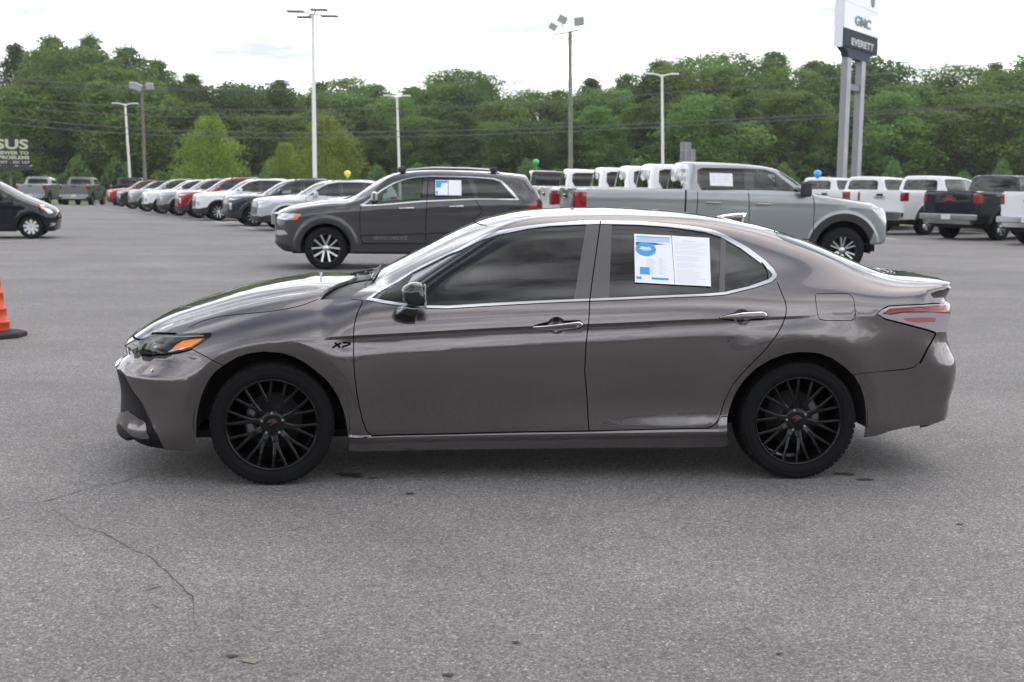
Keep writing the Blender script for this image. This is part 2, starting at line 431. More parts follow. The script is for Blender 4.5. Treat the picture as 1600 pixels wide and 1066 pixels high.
def weld(V, T, d=3e-4):
    key = {}; mp = np.arange(len(V)); inv = 1 / (d * 4)
    q = np.floor(V * inv).astype(int)
    for i in range(len(V)):
        k = tuple(q[i]); f = -1
        for dx in (-1, 0, 1):
            for dy in (-1, 0, 1):
                for dz in (-1, 0, 1):
                    for j in key.get((k[0] + dx, k[1] + dy, k[2] + dz), ()):
                        if abs(V[i, 0] - V[j, 0]) < d and abs(V[i, 1] - V[j, 1]) < d and abs(V[i, 2] - V[j, 2]) < d: f = j; break
        if f >= 0: mp[i] = f
        else: key.setdefault(k, []).append(i)
    T = mp[T]; T = T[(T[:, 0] != T[:, 1]) & (T[:, 1] != T[:, 2]) & (T[:, 0] != T[:, 2])]
    u, iv = np.unique(T, return_inverse=True); return V[u], iv.reshape(-1, 3)
def shell_mesh(name, f, V, T, off=0.0, rim=0.012, mirror=None, orient=True):
    """panel mesh with exact surface normals; mirror: None | 'both' (whole) | 'far' """
    V = V.copy(); T = T.copy()
    if mirror == 'both':
        V2 = V * np.array([1, -1, 1]); T = np.concatenate([T, T[:, ::-1] + len(V)]); V = np.concatenate([V, V2])
    elif mirror == 'far': V = V * np.array([1, -1, 1]); T = T[:, ::-1]
    # weld only seam vertices (open edges), cheap
    e = np.concatenate([T[:, [0, 1]], T[:, [1, 2]], T[:, [2, 0]]]); es = np.sort(e, 1); _, iv, ct = np.unique(es, axis=0, return_inverse=True, return_counts=True)
    bd = np.unique(es[ct[iv.ravel()] == 1]); kd = {}
    mp = np.arange(len(V)); d = 4e-4
    for i in bd:
        k0 = tuple(np.floor(V[i] / .002).astype(int)); hit = -1
        for dx in (-1, 0, 1):
            for dy in (-1, 0, 1):
                for dz in (-1, 0, 1):
                    for j in kd.get((k0[0] + dx, k0[1] + dy, k0[2] + dz), ()):
                        if np.abs(V[i] - V[j]).max() < d: hit = j
        if hit >= 0: mp[i] = hit
        else: kd.setdefault(k0, []).append(i)
    T = mp[T]; T = T[(T[:, 0] != T[:, 1]) & (T[:, 1] != T[:, 2]) & (T[:, 0] != T[:, 2])]
    u, iv = np.unique(T, return_inverse=True); V = V[u]; T = iv.reshape(-1, 3)
    N = grad(f, V)
    # orient
    fn = np.cross(V[T[:, 1]] - V[T[:, 0]], V[T[:, 2]] - V[T[:, 0]]); flip = (fn * N[T].mean(1)).sum(1) < 0; T[flip] = T[flip][:, ::-1]
    P = V + N * (off(V)[:, None] if callable(off) else off); nv = len(P)
    allV = P; allT = T; NN = N; sm = np.ones(len(T), bool)
    if rim > 0:
        e = np.concatenate([T[:, [0, 1]], T[:, [1, 2]], T[:, [2, 0]]]); es = np.sort(e, 1); _, iv, ct = np.unique(es, axis=0, return_inverse=True, return_counts=True)
        be = e[ct[iv.ravel()] == 1]
        if len(be):
            a = P[be[:, 0]]; b = P[be[:, 1]]; na = N[be[:, 0]]; nb = N[be[:, 1]]; k = len(be)
            rv = np.concatenate([a, b, b - nb * rim, a - na * rim]); ix = np.arange(k) + nv
            rt = np.concatenate([np.stack([ix + k, ix, ix + 3 * k], 1), np.stack([ix + k, ix + 3 * k, ix + 2 * k], 1)])
            t = b - a; t /= np.maximum(np.linalg.norm(t, axis=1, keepdims=True), 1e-9); o = np.cross(t, na); o /= np.maximum(np.linalg.norm(o, axis=1, keepdims=True), 1e-9)
            allV = np.concatenate([P, rv]); allT = np.concatenate([T, rt]); NN = np.concatenate([N, o, o, o, o])
    me = bpy.data.meshes.new(name); me.vertices.add(len(allV)); me.vertices.foreach_set('co', allV.astype(np.float32).ravel())
    me.loops.add(len(allT) * 3); me.polygons.add(len(allT)); me.loops.foreach_set('vertex_index', allT.astype(np.int32).ravel())
    me.polygons.foreach_set('loop_start', np.arange(len(allT), dtype=np.int32) * 3); me.polygons.foreach_set('use_smooth', np.ones(len(allT), bool))
    me.update(); me.validate()
    if callable(off): return me
    try: me.normals_split_custom_set_from_vertices(NN.astype(np.float32).tolist())
    except Exception: pass
    return me

# ================================================================ the grey sedan
CAR_O = (-1.35, 7.518); CAR_YAW = R(5.881)
def pixel_ray(u, v): return cF + cR * (u - 800) / FPX + cU * (533 - v) / FPX
def set_trace(sh, loc, yaw, zoff=0.0):
    c, s_ = math.cos(yaw), math.sin(yaw)
    o = np.array([0 - loc[0], 0 - loc[1], CAM_H - zoff]); o = np.array([c * o[0] + s_ * o[1], -s_ * o[0] + c * o[1], o[2]])
    def tr(p):
        d = pixel_ray(*p); d = np.array([c * d[0] + s_ * d[1], -s_ * d[0] + c * d[1], d[2]]); d /= np.linalg.norm(d)
        t0 = max(0.5, np.hypot(o[0], o[1]) - 6)
        P, ok = cast1(sh.f, o, d, t0, t0 + 9, 600)
        if not ok:
            for _ in range(12):
                g = grad(sh.f, P[None])[0]; P = P - g * sh.f(P[None])[0] * .8
        return (P[0], min(P[1], -1e-4), P[2])
    sh.trace = tr

wf, wr = (0.0, .325), (2.851, .325)          # wheel centres (x, z)
zt = Spl((-1.0, .64), (-.88, .70), (-.80, .752), (-.645, .834), (-.47, .893), (-.25, .957), (.055, 1.017), (.25, 1.038), (.42, 1.048), (.52, 1.066), (.61, 1.107), (.90, 1.257), (1.06, 1.334), (1.18, 1.382), (1.31, 1.418), (1.45, 1.440),
         (1.72, 1.458), (2.0, 1.460), (2.3, 1.448), (2.6, 1.413), (2.83, 1.370), (3.0, 1.322), (3.27, 1.222), (3.45, 1.146), (3.56, 1.108), (3.68, 1.090), (3.80, 1.084), (3.88, 1.080), (4.1, 1.05))
zcr = Spl((-1, .76), (.1, .785), (.42, .799), (.92, .826), (1.26, .845), (1.81, .867), (2.23, .887), (2.65, .902), (2.94, .915), (3.4, .93), (4, .94))
wpl = Spl((-1.1, .86), (-.7, .893), (-.35, .905), (0, .911), (.45, .912), (1.2, .918), (2.0, .922), (2.5, .925), (2.85, .925), (3.3, .905), (3.7, .875), (4.1, .83))
upS = Spl((0, 0), (.05, -.010), (.10, -.028), (.16, -.062), (.22, -.098), (.32, -.150), (.42, -.205), (.52, -.262), (.65, -.345), (.8, -.44))
loS = Spl((-.72, -.045), (-.62, -.022), (-.56, -.008), (-.50, -.018), (-.44, -.0235), (-.36, -.016), (-.26, -.003), (-.16, .003), (-.08, .001), (0, 0))
loS2 = Spl((-.72, -.060), (-.62, -.042), (-.56, -.034), (-.50, -.0300), (-.44, -.0255), (-.36, -.016), (-.26, -.004), (-.16, .003), (-.08, .001), (0, 0))
crC = Pch((.20, 0), (.42, 1), (2.5, .8), (3.0, 0))
crW = Spl((.2, .030), (1, .025), (2, .018), (3, .012))
ktum = Pch((-1, 1.35), (-.2, 1.15), (.4, 1.0), (2.1, 1.0), (2.9, 1.45), (3.5, 1.9), (4, 2.1))
plS = Pch((-1, .12), (.3, .16), (.55, .30), (1.0, .22), (1.5, .0), (2.3, .0), (2.8, -.20), (3.4, -.22), (3.8, -.10))
crown = Pch((-1, .05), (-.5, .008), (.2, .006), (.6, .05), (1.2, .05), (1.6, .08), (2.4, .09), (3.2, .12), (3.5, .05), (3.75, .02))
kst = Pch((-1, .16), (.3, .15), (.8, .10), (1.4, .11), (2.6, .12), (3.2, .13), (3.6, .08), (4, .08))
xf0 = Pch((.05, -.66), (.10, -.74), (.14, -.80), (.18, -.865), (.22, -.915), (.27, -.918), (.33, -.900), (.44, -.896), (.555, -.915), (.578, -.918), (.60, -.895), (.64, -.850), (.665, -.832), (.70, -.880), (.76, -.86), (.85, -.80), (1.1, -.70))
xr0 = Pch((.18, 3.81), (.25, 3.85), (.29, 3.862), (.34, 3.88), (.39, 3.880), (.49, 3.905), (.58, 3.913), (.63, 3.905), (.67, 3.885), (.72, 3.862), (.785, 3.846), (.856, 3.855), (.92, 3.864), (.95, 3.852), (.975, 3.822), (1.01, 3.815), (1.03, 3.862), (1.045, 3.882), (1.09, 3.87), (1.3, 3.8))
def sedan_f(x, Y, z):
    zc = zcr(x); s = z - zc
    up = upS(np.maximum(s, 0)) * ktum(x)
    sl = np.minimum(s, 0) / (zc - .27) * .57
    fl = sstep(1.1, 2.3, x) * (1 - sstep(2.5, 3.1, x)); lo = loS(sl) * fl + loS2(sl) * (1 - fl)
    g = np.clip(-s / .016, 0, 1); w = crW(x)
    lo = lo - .0115 * crC(x) * g * (1 - sstep(-w, -w - .085, s) * 1.0) * (s < 0)
    wid = wpl(x) + up + lo
    zs = .262 + .0135 * (x - .5) - z; sk = sstep(.36, .44, x) * sstep(2.56, 2.46, x)
    wid = wid + sk * (.009 * np.clip(zs / .010, 0, 1) - .012 * sstep(.024, .050, zs))
    # haunch over the rear wheel and shoulder above the front wheel
    wid = wid + .014 * np.exp(-((x - 2.95) / .42) ** 2 - ((z - .80) / .13) ** 2) + .008 * np.exp(-((x + .05) / .38) ** 2 - ((z - .76) / .10) ** 2)
    for (cx, cz), R0 in ((wf, .392), (wr, .385)):
        r = np.hypot(x - cx, z - cz); R1 = R0 + .072
        wid = wid + .016 * np.exp(-(np.maximum(r - R1, 0) / .11) ** 2) * sstep(.12, .34, z)
        wid = wid - .34 * np.maximum(R1 - r, 0) * sstep(-.1, .25, z) * (r > .2) * .9
    wid = wid - .34 * np.clip(z - .578, 0, .085) * sstep(-.30, -.62, x) * sstep(.70, .66, z)
    side = Y - wid
    k = plS(x); xe = x - k * Y * Y
    T = zt(xe) - crown(x) * Y * Y - .30 * sstep(.55, .25, x) * Y ** 6
    # raised centre and side flutes of the bonnet
    hb = sstep(.40, .1, x) * sstep(-.95, -.6, x)
    T = T + hb * (.010 * sstep(.62, .42, Y) - .006 * np.exp(-((Y - .60) / .05) ** 2))
    top = (z - T) * .9
    f = smax(side, top, kst(x))
    yn = np.minimum(Y / .92, 1.3)
    fr = (xf0(z) + .085 * yn ** 2 + .30 * yn ** 5) - x
    rr = x - (xr0(z) - .055 * yn ** 2 - .20 * yn ** 5)
    kf = .055 + .10 * sstep(.5, .9, yn)
    f = smax(f, fr * .85, kf); f = smax(f, rr * .9, .035 + .14 * sstep(.55, .92, yn))
    return smax(f, .10 - z, .04)

HANDLES = ((830.5, 510.5, 912.5, 507.0, 869.5, 508.6, 14.2, 13.6, 7.4), (1122.5, 497.0, 1200, 492.6, 1159, 496.3, 13.5, 13.2, 7.2))

def build_sedan():
    sh = Shell(sedan_f, -.42, 3.30, .62, (.05, 0, .50), (2.85, 0, .55), h=SEDAN_H, phi0=-35, elmin=-31)
    set_trace(sh, CAR_O, CAR_YAW)
    L = sh.region
    doorF = [(567, 470), (563.5, 479), (558, 490), (553.5, 508), (552.5, 520), (552.3, 560), (555.4, 602), (563, 645), (574.6, 681)]
    doorM = [(920, 673), (917.5, 625), (913.5, 579), (915.5, 540), (919, 510), (921.3, 470), (930, 405), (938.3, 346)]
    doorTopF = [(903.8, 345.3), (860, 348.7), (825, 352.7), (790, 358.8), (755, 368.3), (720, 386.8), (655.4, 417.0), (609, 444.0), (578, 463.5)]
    doorTopR = [(1000, 345.6), (1045, 349.4), (1090, 354.3), (1112.5, 358.4), (1135, 367.4), (1168.8, 386.5), (1195.8, 406.8), (1209, 420.3), (1213.8, 428)]
    doorR = [(1214.5, 441), (1222, 460), (1228, 474), (1228.8, 486), (1225, 502), (1216.5, 519.5), (1202.5, 538.7), (1192, 551), (1174.5, 568.5), (1150, 594), (1134, 621), (1126, 648), (1118.5, 662), (1107, 669.4)]
    L('front_door', doorF + doorM + doorTopF)
    L('rear_door', doorM[::-1] + doorTopR + doorR)
    # sill panel
    skirtTop = [(545, 683), (574.6, 682.5), (740, 678.5), (920, 675), (1020, 672.5), (1107, 671), (1120, 664.5), (1128, 651.5), (1139, 650.5)]
    L('side_skirt', skirtTop + [(1150, 652), (1145, 697), (1137, 697.5), (920, 701), (700, 703.5), (546, 705), (530, 705), (530, 684)])
    # top panels
    shut = [(496.5, 468), (471, 478), (447, 483), (423, 487), (385, 490.5), (350, 493.5), (318, 501), (295, 512), (285, 520)]
    hoodF = [(275, 521), (255, 520.8), (237, 520.6), ('t', -.70, -.66), ('t', -.775, -.50), ('t', -.80, -.30), ('t', -.81, 0)]
    hoodR = [('t', .425, 0), ('t', .415, -.15), ('t', .39, -.3), ('t', .345, -.45), ('t', .305, -.57), ('t', .262, -.66)]
    L('hood', shut + hoodF + hoodR)
    wsR = [('t', .50, 0), ('t', .52, -.3), ('t', .55, -.55)]
    ws = [(548, 463), (570, 449), (594, 434), (617, 417), (645, 399.5), (693.8, 374), (725, 361), (759, 351.6)]
    wsT = [('t', 1.165, -.42), ('t', 1.14, -.2), ('t', 1.13, 0)]
    L('cowl', [('t', .43, 0), ('t', .42, -.15), ('t', .395, -.3), ('t', .35, -.45), ('t', .31, -.57), ('t', .275, -.66), (500, 468.5), (522, 467), (545, 466)] + [ws[0]] + wsR[::-1])
    L('windshield', wsR + ws + wsT)
    rail = [(759, 351.6), (799, 340.8), (842.5, 334.6), (877.5, 332.9), (930, 332), (1000, 330.9), (1045, 334), (1090, 339), (1126, 343.7), (1157.5, 348.9), (1185, 355)]
    rfR = [('t', 2.80, -.50), ('t', 2.86, -.3), ('t', 2.89, 0)]
    L('roof', wsT[::-1] + rail + rfR)
    L('sunroof', [('t', 1.30, 0), ('t', 1.31, -.30), ('t', 1.34, -.46), ('t', 1.95, -.47), ('t', 1.98, -.3), ('t', 1.99, 0)])
    rg = [(1212, 362), (1213.5, 368.5), (1225, 376.5), (1261, 389.5), (1315, 411.5), (1344, 421), (1360, 427.5)]
    L('rear_window', [('t', 2.91, 0), ('t', 2.88, -.3), ('t', 2.82, -.50)] + rg + [('t', 3.47, -.50), ('t', 3.52, -.3), ('t', 3.53, 0)])
    L('rear_window_border', [('t', 2.845, -.50)] + rg + [('t', 3.43, -.50), (3.33, -.56, 1.16), (1335, 412.5), (1300, 396.5), (1262, 380), (1232, 368), (1216, 362)])
    L('trunk_lid', [('t', 3.55, 0), ('t', 3.54, -.3), ('t', 3.49, -.52), ('t', 3.52, -.60), ('t', 3.62, -.66), ('t', 3.72, -.68), ('r', -.68, .99), ('r', -.66, .93), ('r', -.60, .72), ('r', -.55, .68), ('r', 0, .68)])
    # bumpers
    L('front_bumper', [(300, 547), (322, 557.5), (347, 570.5), (352, 572), (340, 700), (300, 712), (200, 705), (-.70, -.3, .02), (-.9, .02, .02), ('f', .02, .60), ('f', -.3, .60), (211.5, 553), (221, 556), (254.5, 555.5), (278, 553)])
    L('rear_bumper', [(1330, 586.5), (1358.7, 582.2), (1400, 578.8), (1422.5, 576.5), (1433, 569), (1446, 545), (1460, 521.5), ('r', -.62, .70), ('r', -.5, .675), ('r', 0, .675), (3.95, .02, 0), (3.6, -.6, .0), (3.2, -.9, 0)])
    L('front_garnish', [('f', .02, .69), ('f', -.3, .69), ('f', -.5, .69), (236, 521.5), (220, 556), (211.5, 553), ('f', -.3, .60), ('f', .02, .60)])
    L('lower_grille', [('f', 0.02, .56), ('f', -.3, .565), ('f', -.45, .57), (189.4, 578), (195, 590), (203, 608), (212, 627.6), (225.7, 658.5), (200.4, 642), (193, 644), ('f', -.3, .30), ('f', .02, .30)])
    L('bumper_insert', [(190, 579), (197, 591), (208, 611), (222, 629), (234, 654.6), (247.7, 681.6), (258.7, 703), (240, 703), (233, 686), (227.4, 661), (214, 638), (203, 617), (194, 599)])
    L('bumper_duct', [(200.4, 643), (212, 650.5), (225.7, 661), (233.3, 684.5), (219, 684), (205.5, 680), (196, 672), (189, 661), ('f', -.35, .27), ('f', -.35, .29)])
    L('splitter', [(187.5, 662), (196, 673), (205.5, 681.5), (220, 685.5), (233.5, 686), (241, 703), (225, 720), ('f', -.3, .08), ('f', .02, .08), ('f', .02, .21), ('f', -.35, .225)])
    L('headlight', [(235.5, 521.3), (255, 521.6), (275, 521.8), (300, 520.5), (322, 519.9), (329, 520.1), (331.7, 522.2), (328.8, 527), (315, 536.6), (300, 545.8), (278, 551), (254.5, 553.4), (220.7, 554.3), (212, 551.8), ('f', -.58, .64), ('f', -.55, .70)])
    L('turn_lamp', [(265, 547.5), (274, 538), (285, 531), (303, 528.6), (319.5, 527.3), (313, 533), (300, 541), (283, 546)])
    tl = [(1371, 490), (1377.8, 484.3), (1389, 479), (1441.6, 476.6), (1470, 475), ('r', -.62, .925), ('r', -.45, .905), ('r', -.45, .80), ('r', -.6, .77), (1466, 519), (1462.4, 520), (1432, 510), (1401.8, 502), (1382.6, 497.3), (1373, 493)]
    L('tail_light', tl)
    L('tail_lens', [(1378, 490.5), (1390, 482), (1441.6, 479), (1470, 477.5), ('r', -.62, .92), ('r', -.47, .90), ('r', -.47, .865), ('r', -.6, .855), (1470, 489.5), (1440, 488.5), (1410, 489), (1392, 492)])
    L('tail_reflector', [(1410, 497.5), (1440, 496), (1462, 497), (1461, 503), (1436, 504.5), (1418, 502.5)])
    # side glass with bright surround
    botO = [(571.5, 469), (596, 473.6), (622, 477.2), (668, 481.4), (700, 482), (770.8, 477.6), (850, 473.4), (920.8, 470.4), (960, 469), (1034, 465.5), (1108.8, 462.6), (1135, 460.2), (1178.8, 449.8), (1205, 441), (1212.4, 434.5), (1213.8, 428)]
    L('window_trim', botO + doorTopR[::-1][1:] + [(938, 344.9)] + doorTopF)
    inF = [(581, 466.3), (607.6, 448.6), (645, 426.2), (700, 398.8), (720, 391.3), (755, 375), (790, 365), (825, 358), (860, 353.6), (935.5, 350.4)]
    L('pillar_trim', inF + [(926, 412), (918.3, 467.2), (850, 469.8), (770, 473.7), (700, 478), (668, 477.4), (622, 473.2), (600, 469.6)])
    inR = [(940.5, 350.3), (1000, 351.8), (1045, 355.2), (1067.5, 358.2), (1101, 363), (1126, 370.6), (1157.5, 388.6), (1191, 413.3), (1203, 424), (1206.6, 428.5), (1206, 433), (1199.8, 437.3), (1170, 448), (1131.5, 457), (1100, 459.7), (960, 465.6), (923.5, 467)]
    L('pillar_trim', inR + [(931, 412)])
    L('pillar_trim', [(929, 350.6), (947, 350.5), (941, 412), (932, 466.8), (908, 467.6), (918, 412)])
    L('front_window', inF[:-1] + [(916, 350.9), (908, 400), (897, 467.8), (850, 469.9), (770, 473.8), (700, 478.1), (668, 477.5), (622, 473.3), (600, 469.7)])
    L('quarter_light_frame', [(591, 466.6), (607.6, 450.2), (645, 427.6), (632, 450), (630, 473.4), (605, 470)])
    L('rear_window_glass', [(956, 351), (1000, 352), (1045, 355.4), (1067.5, 358.4), (1101, 363.2), (1125.8, 370.8), (1123.8, 457.4), (1100, 459.6), (960, 465.4), (951.5, 465.7)])
    L('quarter_glass', [(1134, 376), (1157.5, 388.8), (1189, 412), (1197, 421), (1199.6, 437), (1170, 447.8), (1132.6, 456.6)])
    L('fuel_door', [(1276, 459.5), (1320, 458.7), (1327.5, 460.5), (1333, 467), (1336, 490), (1335, 497), (1330, 500.8), (1290, 500.6), (1281.5, 498.5), (1278, 492), (1274.6, 468), (1274.3, 462)])
    def ell(cx, cy, rx, ry, n=26): return [(cx + rx * math.cos(t), cy + ry * math.sin(t)) for t in np.linspace(0, 2 * PI, n, endpoint=False)]
    def bar_outline(x0, y0, x1, y1, hh):
        o = []
        for t in np.linspace(0, 1, 14): o.append((x0 + (x1 - x0) * t, y0 + (y1 - y0) * t - hh * min(1, (t * 2.6) ** .6) * (1 - max(0, (t - .86) / .14) ** 2.4) ** .5))
        for t in np.linspace(1, 0, 14)[1:-1]: o.append((x0 + (x1 - x0) * t, y0 + (y1 - y0) * t + hh * min(1, (t * 2.6) ** .6) * (1 - max(0, (t - .86) / .14) ** 2.4) ** .5))
        return o
    for (hx0, hy0, hx1, hy1, cx, cy, rx, ry, hh), pre in zip(HANDLES, ('', 'rear_')):
        L(pre + 'handle_seal', bar_outline(hx0, hy0, hx1, hy1, hh), .012)
        L(pre + 'handle_recess', ell(cx, cy, rx, ry), .012)
    # shut lines
    g = 'shut_line'
    sh.line(g, doorF + [(600, 680.6), (740, 677), (919, 673.6)], .0055, 1)
    sh.line(g, doorM, .006, 0)
    sh.line(g, [(919, 673.6), (1020, 671), (1090, 670)] + doorR[::-1], .0055, 1)
    sh.line(g, doorTopF + doorTopF[-1:], .004, 0); sh.line(g, [(938, 344.6)] + doorTopR, .004, 0)
    sh.line(g, [(x, y + .8) for x, y in botO[:-1]], .003, 0)
    sh.line(g, [(567, 470), (555, 468.3), (548, 467)], .004, 0)
    sh.line(g, shut[:-1], .004, 1)
    sh.line(g, hoodF[2:], .006, 1); sh.line(g, hoodR, .006, 1)
    sh.line(g, [(236, 521), (255, 521.4), (275, 521.8)], .010, 0)
    sh.line(g, [(301, 546.5), (322, 557.5), (350, 572)], .004, 0)
    sh.line(g, [(1333, 585.6), (1358.7, 582), (1400, 578.5), (1420, 576.6), (1429, 573.5), (1434, 568)], .003, 1)
    sh.line(g, [(1437, 568), (1449, 545), (1462, 522)], .0065, 0)
    sh.line(g, [(1371, 491), (1382.6, 498.6), (1401.8, 503.4), (1432, 511.5), (1463, 521.2)], .005, 0); sh.line(g, [(1371, 489.5), (1377.8, 483.6), (1389, 478.3), (1441.6, 475.9), (1469, 474.4)], .004, 0)
    sh.line(g, [(545, 684), (574, 682.9)], .004, 0)
    sh.line(g, [(1118.5, 664), (1127, 651.2), (1141, 650.8)], .004, 0)
    sh.line(g, [(1276, 459.2), (1320, 458.4), (1327.8, 460.2), (1333.6, 467), (1336.6, 490), (1335.5, 497.4), (1330, 501.3), (1290, 501), (1281.2, 499), (1277.5, 492), (1274, 468), (1274, 461)], .0035, 0)
    sh.line(g, ws, .005, 1); sh.line(g, wsT, .006, 0)
    sh.line(g, rail, .004, 1); sh.line(g, rfR, .005, 0)
    sh.line(g, rg, .004, 1)
    sh.line(g, [('t', 3.54, -.0), ('t', 3.53, -.3), ('t', 3.48, -.52), ('t', 3.52, -.60), ('t', 3.62, -.66), ('t', 3.72, -.68), ('r', -.68, .99), ('r', -.66, .935)], .004, 0)
    sh.line(g, [(220.7, 555.3), (254.5, 554.6), (278, 552), (301, 546)], .006, 0)
    sh.line('quarter_seal', [(1189.5, 410), (1196, 418), (1199.5, 427), (1200.2, 437)], .007, 0)
    # body-side creases: exact edges in the mesh
    xs = np.linspace(.20, 3.0, 110)
    for fn in (lambda x: .0022, lambda x: -.002, lambda x: -.014, lambda x: -.018, lambda x: -crW(x), lambda x: -crW(x) - .04, lambda x: -crW(x) - .085):
        sh.crease([('s', float(x), float(zcr(x) + fn(x))) for x in xs])
    xs = np.linspace(.42, 2.5, 60)
    for dz in (.002, -.002, -.008, -.012, -.022, -.036, -.052): sh.crease([('s', float(x), float(.262 + .0135 * (x - .5) + dz)) for x in xs])
    for (c, R0) in ((wf, .392), (wr, .385)):
        for dr in (.0695, .0745): sh.crease([('s', c[0] + (R0 + dr) * math.cos(t), c[1] + (R0 + dr) * math.sin(t)) for t in np.linspace(R(-12), R(192), 70)])
    # wheel openings and underside
    def arch(c, r0, th0, th1, n=26, sx=1.0):
        return [('s', c[0] + sx * r0 * math.cos(R(t)), c[1] + r0 * math.sin(R(t))) for t in np.linspace(th0, th1, n)]
    af = [(306.5, 694), (306.2, 680), (306.8, 654.6), (309.5, 638), (313.6, 622), (319.5, 606.5), (327.5, 591), (338, 579), (351, 569.5), (371.6, 557.5), (392, 551.5), (413, 549.2), (440, 551.5), (462, 558.5), (481, 569.5), (498, 583), (510, 593.5), (520, 606), (528.5, 620), (535, 636), (540, 654), (543.5, 675), (545.5, 705)]
    L('void', [(-.37, -.9, -.2), (309.5, 706)] + af + [(.40, -.9, -.2)])
    ar = [(1137, 698), (1136, 672), (1136, 655), (1139, 641), (1147.4, 617), (1162, 594.5), (1180.4, 576.5), (1203, 562.2), (1226, 553.6), (1246.5, 550.2), (1265, 550.4), (1283, 553), (1300, 559.3), (1320.8, 574.0), (1335, 587.5), (1345.5, 605.7), (1351.2, 626), (1353.4, 647), (1352.6, 666), (1350.2, 684)]
    L('void', [(2.46, -.9, -.2)] + ar + [(3.235, -.9, -.2)])
    L('void', [(538, 704.6), (546, 704.5), (700, 703), (920, 700.3), (1137, 696.8), (1146, 696.6), (2.50, -.9, -.9), (.36, -.9, -.9)])
    L('void', [('f', .02, .135), ('f', -.3, .14), (204, 682.2), (220.7, 693.6), (242.6, 700.3), (258, 702.3), (285, 704.5), (310, 705.5), (-.36, -.9, -.4), (-.5, -.9, -.9), (-.9, -.5, -.9), (-.95, .02, -.9)])
    L('void', [(1349, 683.8), (1389, 674.2), (1430, 665.5), (1473, 656.8), ('r', -.6, .26), ('r', -.3, .25), ('r', .02, .25), (3.95, .02, -.8), (3.6, -.8, -.8), (3.24, -.95, -.5)])
    sh.make('side_panel')
    return sh

GREY = paint('sedan_paint', (.0490, .0450, .0460), metal=.76, rough=.21, gloss=3.8, coat_rough=.012)
BLK = mat('black_plastic', (.018, .018, .02), rough=.5)
GBLK = mat('gloss_black', (.008, .008, .009), rough=.08, coat=.6)
SHUT = mat('shut_line_dark', (.004, .004, .005), rough=.9, spec=.1)
CHROME = mat('bright_trim', (.56, .57, .58), rough=.14, metal=1)
RUB = mat('tyre_rubber', (.0065, .0065, .007), rough=.85, spec=.18, bump=(60, .25, .002))
TINT = glass_mat('tinted_glass', (.035, .038, .04), refl=1.0, ior=1.66)
CLEARG = glass_mat('clear_glass', (.80, .86, .83), ior=1.5)
FRIT = mat('glass_frit', (.008, .016, .030), rough=.10, spec=.12)
GRAYPIL = mat('satin_grey_pillar', (.075, .070, .072), rough=.35, coat=.3)
DARKIN = mat('cabin_lining', (.012, .012, .013), rough=.85)
SEATM = mat('seat_cloth', (.035, .034, .035), rough=.9)
MESHG = mat('grille_mesh', (.008, .008, .009), rough=.6, spec=.2)
VBLK = mat('vent_black', (.005, .005, .006), rough=.45, spec=.18)
REDL = mat('red_lens', (.17, .004, .010), rough=.12, coat=.7)
REDR = mat('pink_lens', (.36, .11, .12), rough=.15, coat=.6)
CLRL = mat('pale_lens', (.33, .30, .33), rough=.15, coat=.9)
AMB = mat('amber_lens', (.80, .23, .05), rough=.15, coat=1)
HOUS = mat('lamp_housing', (.10, .10, .11), rough=.25, metal=.6)
SILV = mat('silver_metal', (.50, .51, .52), rough=.35, metal=1)
DISC = mat('brake_steel', (.05, .05, .05), rough=.45, metal=.6)

